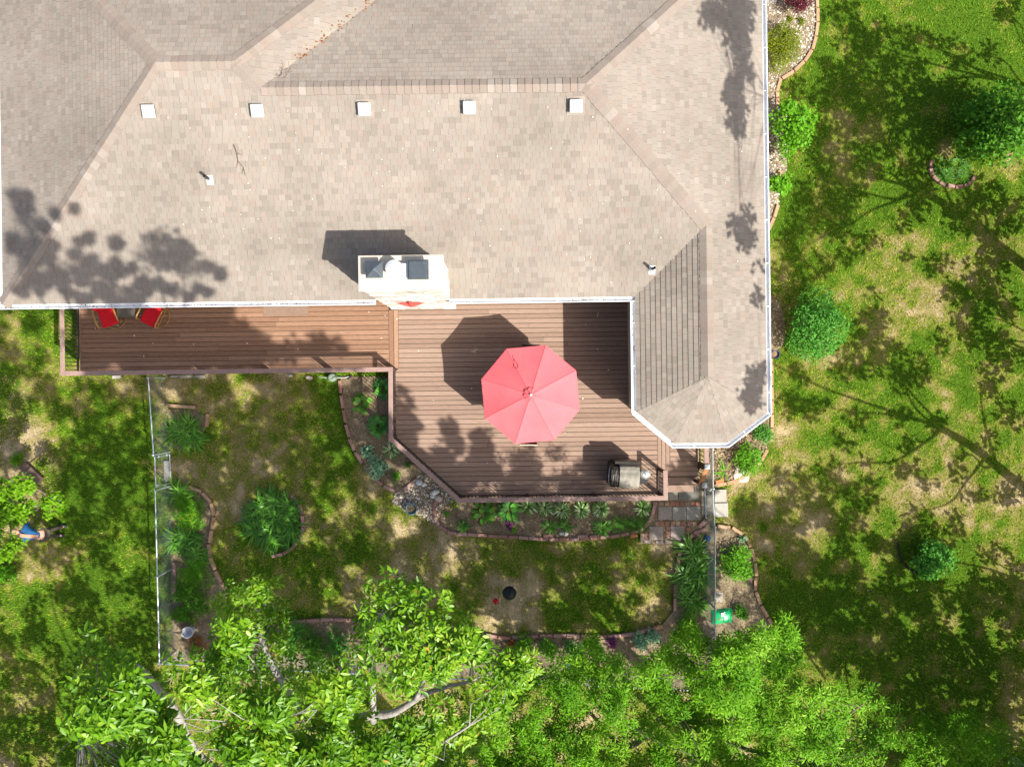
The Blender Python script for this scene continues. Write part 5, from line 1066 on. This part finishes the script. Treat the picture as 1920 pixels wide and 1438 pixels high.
# ---------------------------------------------------------------- the wood outside the frame that shades the yard
def offdz(p, r): return min((.6366*(H-p.z) + r + .2 - p.x) / (SD.x + .6366), (.477*(H-p.z) + r + .2 + p.y) / (-SD.y + .477))
blobs = []
def shade(poly, step, sunny=(), keep=1.0, zs=0, rpx=18, n=64):
    x0, x1 = min(p[0] for p in poly), max(p[0] for p in poly); y0, y1 = min(p[1] for p in poly), max(p[1] for p in poly); y = y0
    while y <= y1:
        x = x0
        while x <= x1:
            a, b = x + random.uniform(-.5,.5)*step, y + random.uniform(-.5,.5)*step
            if random.random() < keep and inpoly(np.array([a]), np.array([b]), poly)[0] and not any((a-sx)**2+(b-sy)**2 < r*r for sx, sy, r in sunny):
                p = P(a, b, zs(a, b) if callable(zs) else zs); r = rpx/58*random.uniform(.8,1.2); dz = offdz(p, r) + random.uniform(.3, 2.6); blobs.append((p + SD*dz, r, n))
            x += step
        y += step
def dots(lst, zs=0, n=17, step=20):
    for x, y, r in lst: shade([(x+r*math.cos(k*.785)*random.uniform(.8,1.2), y+r*math.sin(k*.785)*random.uniform(.8,1.2)) for k in range(8)], min(step, r*.95), (), 1, zs, 14, n)
RL = [(1580,15,28),(1600,70,34),(1640,110,50),(1570,150,45),(1650,60,30),(1700,75,32),(1760,80,20),(1800,100,28),(1850,100,18),(1885,20,28),(1600,195,62),(1680,190,55),(1745,210,45),(1640,245,52),(1720,140,30),(1790,180,20),
      (1560,290,50),(1605,330,36),(1650,300,32),(1530,245,30),(1500,170,22),(1700,315,30),(1740,290,40),(1530,370,42),(1500,420,30),(1580,382,38),(1560,430,26),(1720,365,35),(1700,410,28),(1840,370,42),(1890,400,35),(1800,410,30),(1870,440,30),(1620,440,24),(1480,455,22),
      (1490,510,36),(1540,500,22),(1470,545,24),(1860,500,36),(1830,550,30),(1880,560,32),(1795,556,26),(1840,620,36),(1880,665,36),(1860,720,28),(1810,600,28),(1770,640,20),(1640,620,30),(1620,660,35),(1670,680,34),(1692,722,24),(1722,692,25),(1590,690,28),(1650,590,22),(1680,770,24),(1560,650,20),
      (1490,760,24),(1530,758,20),(1500,700,15),(1500,892,25),(1560,900,30),(1620,922,32),(1540,942,26),(1702,880,24),(1742,905,22),(1640,862,20),(1800,870,22),(1860,820,24),(1900,780,26),(1580,830,22),(1760,800,18),(1700,830,16),(1900,930,30),(1830,930,22),(1600,780,18),(1640,555,16),(1700,480,18),(1760,500,20),(1590,470,18)]
dots(RL)
shade([(1390,960),(1480,930),(1600,960),(1660,990),(1720,1080),(1800,1110),(1930,1080),(1930,1450),(1500,1450),(1500,1240),(1420,1150),(1400,1040)], 25, [(1520,1000,20),(1480,972,16),(1545,1025,22),(1620,1032,24),(1800,1128,20),(1790,1170,24),(1870,1190,26),(1840,1150,16),(1700,1165,20),(1505,1240,30),(1525,1265,25),(1560,1190,18),(1510,1300,18),(1580,1330,55),(1400,1240,70),(1650,1060,16),(1740,1220,14),(1880,1280,14)], .92)
dots([(1770,1010,20),(1740,985,24),(1790,985,18),(1860,1040,20),(1840,1080,22),(1900,1060,16),(1700,960,22),(1690,1010,26),(1410,930,22),(1460,900,16)])
# left lawn
LS = [(30,620,26),(62,642,24),(95,642,18),(20,600,20),(70,590,14),(130,715,16),(50,790,26),(85,790,18),(85,880,26),(60,850,16),(110,808,16),(265,925,22),(240,995,24),(272,960,14),(165,1062,22),(172,1102,24),(222,1140,26),(262,1050,22),(258,1150,18),(112,1170,28),(85,1150,24),(30,1110,38),(18,1150,32),(232,1032,20),(150,1140,14),(20,1310,14),(42,1308,12),(120,1000,18),(30,930,44),(10,1000,26),(120,935,18),(60,1065,18),(140,840,10),(180,950,10),(205,1200,12),(70,1210,12)]
shade([(-40,570),(108,570),(108,712),(290,712),(300,1240),(300,1450),(-40,1450)], 24, LS, .86, 0, 16, 30)
# inner yard
IY = [(600,1000,10),(440,1008,14),(450,990,12),(478,1022,12),(708,1012,18),(785,1020,14),(790,975,20),(760,985,16),(530,1112,16),(610,1110,18),(640,1125,12),(440,730,16),(470,742,14),(360,745,10),(408,792,11),(415,815,11),(415,835,12),(445,795,10),(900,1040,9),(925,1030,10),(1002,1076,12),(1108,1068,7),(900,1165,18),(915,1180,14),(935,1188,14),(890,1145,12),(960,1135,10),(1040,1120,10),(1115,1155,22),(1130,1175,20),(1225,1130,26),(1190,1150,22),(1245,1090,16),(1260,1070,12),(1080,1100,9),(1150,1130,12),(560,760,9),(380,760,10),(330,700,14),(660,1145,12),(480,1135,14),(860,960,9),(690,720,14),(655,725,14),(1000,960,10),(1055,960,9)]
shade([(318,700),(640,705),(735,712),(735,835),(860,950),(1225,950),(1225,905),(1335,905),(1330,1210),(860,1210),(620,1200),(430,1180),(318,1240)], 25, IY + [(1290,925,10),(1350,930,26),(1355,960,20),(1375,880,24),(1350,860,20),(1400,870,24),(1350,890,20),(1280,1000,8)], .94)
# deck: left half, and its lower corner
dots([(170,600,24),(210,640,30),(170,660,26),(250,620,24),(290,640,30),(330,610,26),(370,640,30),(400,600,24),(420,580,16),(440,620,22),(420,660,26),(480,640,16),(330,670,24),(260,670,24),(500,664,14),(545,656,10),(590,648,10),(610,645,8),(640,650,10),(455,655,20),(380,580,16),(320,580,16)], ZD, 44, 17)
dots([(755,830,13),(768,800,9),(775,855,18),(800,880,22),(830,860,18),(840,905,22),(845,803,7),(850,835,13),(880,880,22),(905,850,20),(920,890,20),(900,825,10),(880,905,20),(950,850,13),(968,862,12),(990,850,12),(985,885,15),(1010,862,10),(1020,890,13),(920,900,12),(1085,905,14),(770,880,12),(890,925,12),(1280,886,12),(1270,900,12),(1292,900,12),(1285,893,12),(1295,882,9)], ZD, 42, 14)  # dots over the steps are leaf clusters added to darken them
shade([(150,575),(425,575),(452,620),(505,652),(480,690),(150,690)], 17, [(268,620,12),(288,622,6),(383,620,12),(165,580,14),(360,660,6),(440,668,7)], .95, ZD, 12, 36)
# wing roof
dots([(1340,20,14),(1390,20,30),(1410,60,26),(1370,45,14),(1415,100,22),(1385,75,20),(1420,140,20),(1395,160,18),(1385,185,16),(1410,200,20),(1400,235,10),(1425,20,20),(1320,30,8),(1350,40,9)], 4.3, 22, 14); dots([(1385,425,8),(1400,430,8),(1412,445,12),(1425,415,8),(1405,460,6),(1427,460,7)], 4.2, 16, 8); dots([(1405,700,9),(1420,730,10),(1400,740,9),(1412,755,9),(1430,700,7),(1428,500,6),(1428,560,6)], 3.8, 16, 8)
LIT = [c for c, r, n in T2C if c.z > 7.3 or random.random() < .16] + [P(30,950,3.4), P(20,920,3.3), P(55,930,3), P(110,940,2.6), P(90,990,1), P(1735,1035,.9), P(1720,1030,.9), P(1400,860,.5), P(1376,1050,.5), P(1385,1065,.5), P(1530,600,1.2), P(1525,640,1.2), P(1500,600,1.2), P(1354,1156,.2), P(1460,100,.6), P(1490,250,1)]
LA = np.array([tuple(c) for c in LIT]); sdn = np.array(SUN)
def blocks(c, r):
    d = np.array(c) - LA; t = d @ sdn; q = np.linalg.norm(d - t[:,None]*sdn, axis=1); return bool(((t > 0) & (q < r + .16)).any())
nb0 = len(blobs); blobs = [b for b in blobs if not blocks(b[0], b[1])]; print('BLOBS', nb0, len(blobs))
groups = {}
bases = [('right', Vector(b)) for b in ((17.2,-4.1,0),(16.9,3.4,0),(19.5,7.5,0),(21,-1,0),(19.5,-8.5,0),(16.0,-12.4,0),(10,-15.4,0),(3.5,-16,0),(-3.5,-16.2,0),(-9.5,-16.4,0),(22,-13,0),(7,-18.5,0),(-6,-18.8,0))]
for b in blobs:
    c = b[0]; i = min(range(len(bases)), key=lambda k: (Vector((c.x, c.y)) - Vector(bases[k][1][:2])).length + .3*max(0, 2 - c.z)); groups.setdefault(i, []).append(b)
words = ['leaning shade tree right of the lawn whose trunk shadow crosses the grass', 'shade tree right of the big leafy shrub', 'shade tree beyond the upper right lawn', 'shade tree far right of the lawn', 'shade tree right of the lower lawn', 'shade tree below the right lawn', 'shade tree behind the low sapling', 'shade tree behind the fine leaved tree', 'shade tree behind the walnut', 'shade tree behind the left lawn', 'far shade tree below the right lawn', 'far shade tree behind the back fence', 'far shade tree behind the walnut']
for i, bl in groups.items():
    b = bases[i][1]; cs = np.array([tuple(c) for c, _, _ in bl]); top = float(np.percentile(cs[:,2], 60)); th = max(2.5, min(7.2, top*.8)); L_ = [([b, b + Vector((.10,-.12,th*.3)), b + Vector((-.12,.06,th*.65)), b + Vector((-.08,-.2,th))], .19, .11)]
    k = min(8, len(bl)); ctr = cs[rng.choice(len(cs), k, replace=False)]
    for _ in range(5):
        lab = np.argmin(((cs[:,None]-ctr[None])**2).sum(-1), 1); ctr = np.array([cs[lab == j].mean(0) if (lab == j).any() else ctr[j] for j in range(k)])
    for j in range(k):
        e = Vector(ctr[j]); s0 = b + Vector((-.05,-.1, min(th*.95, max(1.2, e.z*.75)))); hd = Vector((e.x-s0.x, e.y-s0.y, 0)); L_.append(([s0, s0.lerp(e, .3) + hd*.12 + Vector((random.uniform(-.25,.25), random.uniform(-.25,.25), .1)), s0.lerp(e, .65) + hd*.08 + Vector((random.uniform(-.3,.3), random.uniform(-.3,.3), .1)), e], .05, .012))
    tree('shade_tree', words[i], 'tree', b, L_, bl, 'leaf_shade', .22, .145, 1, 1.0, 'trees standing round the yard', tw=.009, detail=False, flat=.7)
n = 700; xy = np.c_[rng.uniform(-16, 16, n), rng.uniform(-12, 10, n)]; xy = xy[~inpoly(xy[:,0], xy[:,1], OUT) & ~inpoly(xy[:,0], xy[:,1], DECK)]; n = len(xy); a = rng.uniform(0, 6.28, n)
V, Fc, k = leafmesh(np.c_[xy, np.full(n, .06)], np.c_[np.cos(a), np.sin(a), rng.normal(0,.2,n)], np.tile([0,0,1.], (n,1)), rng.uniform(.03,.08,n), rng.uniform(.02,.04,n)); tag(nmesh('lawn_leaves', V, Fc, M['litter'], tint=np.repeat(rng.uniform(.4,1,n),k)), 'pale fallen leaves and petals dotted over the lawn', 'fallen leaves', kind='stuff')
n = 60; xy = np.c_[rng.uniform(-13, 4, n), rng.uniform(-3.4, 2.3, n)]; xy = xy[inpoly(xy[:,0], xy[:,1], DECK)]; n = len(xy); a = rng.uniform(0, 6.28, n)
V, Fc, k = leafmesh(np.c_[xy, np.full(n, ZD+.006)], np.c_[np.cos(a), np.sin(a), 0*a], np.tile([0,0,1.], (n,1)), rng.uniform(.03,.06,n), rng.uniform(.02,.035,n), 0, -.05); tag(nmesh('deck_petals', V, Fc, bpy.data.materials['petal_white'], tint=np.repeat(rng.uniform(.4,1,n),k)), 'few white petals scattered on the deck boards', 'petals', kind='stuff')
# ---------------------------------------------------------------- the person bending under the low tree
pb_ = P(104, 992); per = empty('person', pb_, 'person in a blue shirt bending over under the low tree at the left edge', 'person', rz=math.radians(-8))
def skin(name, nodes, edges, m, parent, sub=2):
    me = bpy.data.meshes.new(name); me.from_pydata([n[:3] for n in nodes], edges, []); me.update(); o = bpy.data.objects.new(name, me); COL.objects.link(o); o.parent = parent
    o.modifiers.new('skin', 'SKIN'); 
    if not me.skin_vertices: bpy.context.view_layer.objects.active = o; me.attributes.new('skin', 'FLOAT', 'POINT') if False else None
    for i, n in enumerate(nodes):
        sv = me.skin_vertices[0].data[i]; r = n[3]; sv.radius = r if isinstance(r, tuple) else (r, r); sv.use_root = (i == 0); 
    s = o.modifiers.new('sub', 'SUBSURF'); s.levels = sub; s.render_levels = sub; me.materials.append(m); return o
skinm = mat('skin', (.52,.29,.20), (.46,.25,.17), 8, .5); 
# x points from head (-) to feet (+)
body = [(.10,0,.88,(.13,.15)), (-.12,0,.98,(.12,.15)), (-.36,0,1.00,(.12,.17)), (-.50,0,.97,.055), (-.60,0,.93,.05),
        (.12,.10,.84,.085), (.20,.13,.46,.06), (.30,.14,.09,.042), (.16,.16,.04,.035), (.12,-.10,.84,.085), (.02,-.14,.46,.06), (.26,-.15,.09,.042), (.12,-.17,.04,.035),
        (-.40,.20,.94,.06), (-.44,.27,.66,.045), (-.52,.24,.42,.033), (-.40,-.20,.94,.06), (-.42,-.26,.66,.045), (-.52,-.22,.42,.033), (-.55,.23,.35,.026), (-.55,-.21,.35,.026)]
be = [(0,1),(1,2),(2,3),(3,4),(0,5),(5,6),(6,7),(7,8),(0,9),(9,10),(10,11),(11,12),(2,13),(13,14),(14,15),(2,16),(16,17),(17,18),(15,19),(18,20)]
for hnd, sgn in ((19, 1), (20, -1)):
    hx, hy, hzz, _ = body[hnd]
    for f in range(5):
        i = len(body); oy = (f-1.5)*.017*sgn if f < 4 else .035*sgn; l = (.035,.042,.040,.032,.026)[f]
        body += [(hx-.012, hy+oy, hzz-.03 if f < 4 else hzz, .009), (hx-.028, hy+oy*1.15, hzz-.03-l if f < 4 else hzz-.025, .0085), (hx-.028-.016, hy+oy*1.15, hzz-.03-l*1.7 if f < 4 else hzz-.05, .007)]; be += [(hnd,i),(i,i+1),(i+1,i+2)]
bd = skin('body', body, be, skinm, per)
hm = MB(); hm.lathe([(0,-.13),(.055,-.115),(.078,-.06),(.082,0),(.088,.05),(.078,.10),(.045,.13),(0,.14)], n=16); rot = Matrix.Rotation(math.radians(-62), 3, 'Y')
hm.add([(.078,-.016,-.01),(.078,.016,-.01),(.105,0,-.03),(.078,0,.03)], [(0,1,2),(1,3,2),(3,0,2)])
for s in (-1, 1): hm.box((0, .083*s, -.005), (.03, .018, .055))
hm.v = [rot @ Vector((v.x*1.1, v.y*.92, v.z)) * 1.0 + Vector((-.71, 0, .90)) for v in hm.v]; hm.build('head', skinm, per, smooth=True)
fm = MB()
for s in (-1, 1): fm.box(rot @ Vector((.089, .03*s, .012)) + Vector((-.71,0,.90)), (.014,.022,.012))
fm.box(rot @ Vector((.088, 0, -.07)) + Vector((-.71,0,.90)), (.012,.045,.012)); fm.build('face_features', M['twig'], per)
hr_ = MB(); hr_.lathe([(.089,.0),(.096,.05),(.086,.105),(.05,.14),(0,.15)], n=16)
hr_.v = [rot @ Vector((v.x*1.1 - .012, v.y*.94, v.z)) + Vector((-.71,0,.90)) for v in hr_.v]; hr_.build('hair', mat('grey_blond_hair', (.42,.30,.20), (.30,.21,.14), 30, .8), per, smooth=True)
blue = mat('blue_shirt_cloth', (.015,.10,.27), (.03,.16,.36), 7, .85, bump=.4, bscale=14)
skin('shirt', [(.10,0,.93,(.145,.19)), (-.12,0,1.0,(.145,.205)), (-.36,0,1.02,(.14,.215)), (-.47,0,.99,.10), (-.40,.21,.95,.08), (-.44,.27,.76,.066), (-.40,-.21,.95,.08), (-.42,-.26,.76,.066)], [(0,1),(1,2),(2,3),(2,4),(4,5),(2,6),(6,7)], blue, per)
bm_ = MB(); 
xs = np.linspace(-.46, .10, 9)
bm_.add([(x, y + .04*x, 1.165 - .5*y*y - (max(0, x-.0)*.5) - max(0,-.36-x)*.3) for x in xs for y in (-.075,-.025,.03)], [(i*3+j, (i+1)*3+j, (i+1)*3+j+1, i*3+j+1) for i in range(8) for j in range(2)])
bm_.build('back_panel', mat('peach_stripe', (.62,.30,.20), (.55,.27,.18), 9, .9), per)  # peach stripe laid along the back of the shirt
skin('trousers', [(.12,0,.88,(.15,.16)), (.14,.10,.80,.105), (.21,.13,.46,.08), (.29,.14,.13,.06), (.14,-.10,.80,.105), (.04,-.14,.46,.08), (.25,-.15,.13,.06)], [(0,1),(1,2),(2,3),(0,4),(4,5),(5,6)], mat('olive_trousers', (.075,.065,.045), (.055,.05,.035), 12, .9), per)
for x, y in ((.24,.15),(.20,-.16)):
    s = MB(); s.box((x, y, .05), (.27,.095,.075)); s.build('shoe', mat('navy_shoe', (.02,.025,.05), (.03,.035,.06), 9, .6), per, bevel=.03)
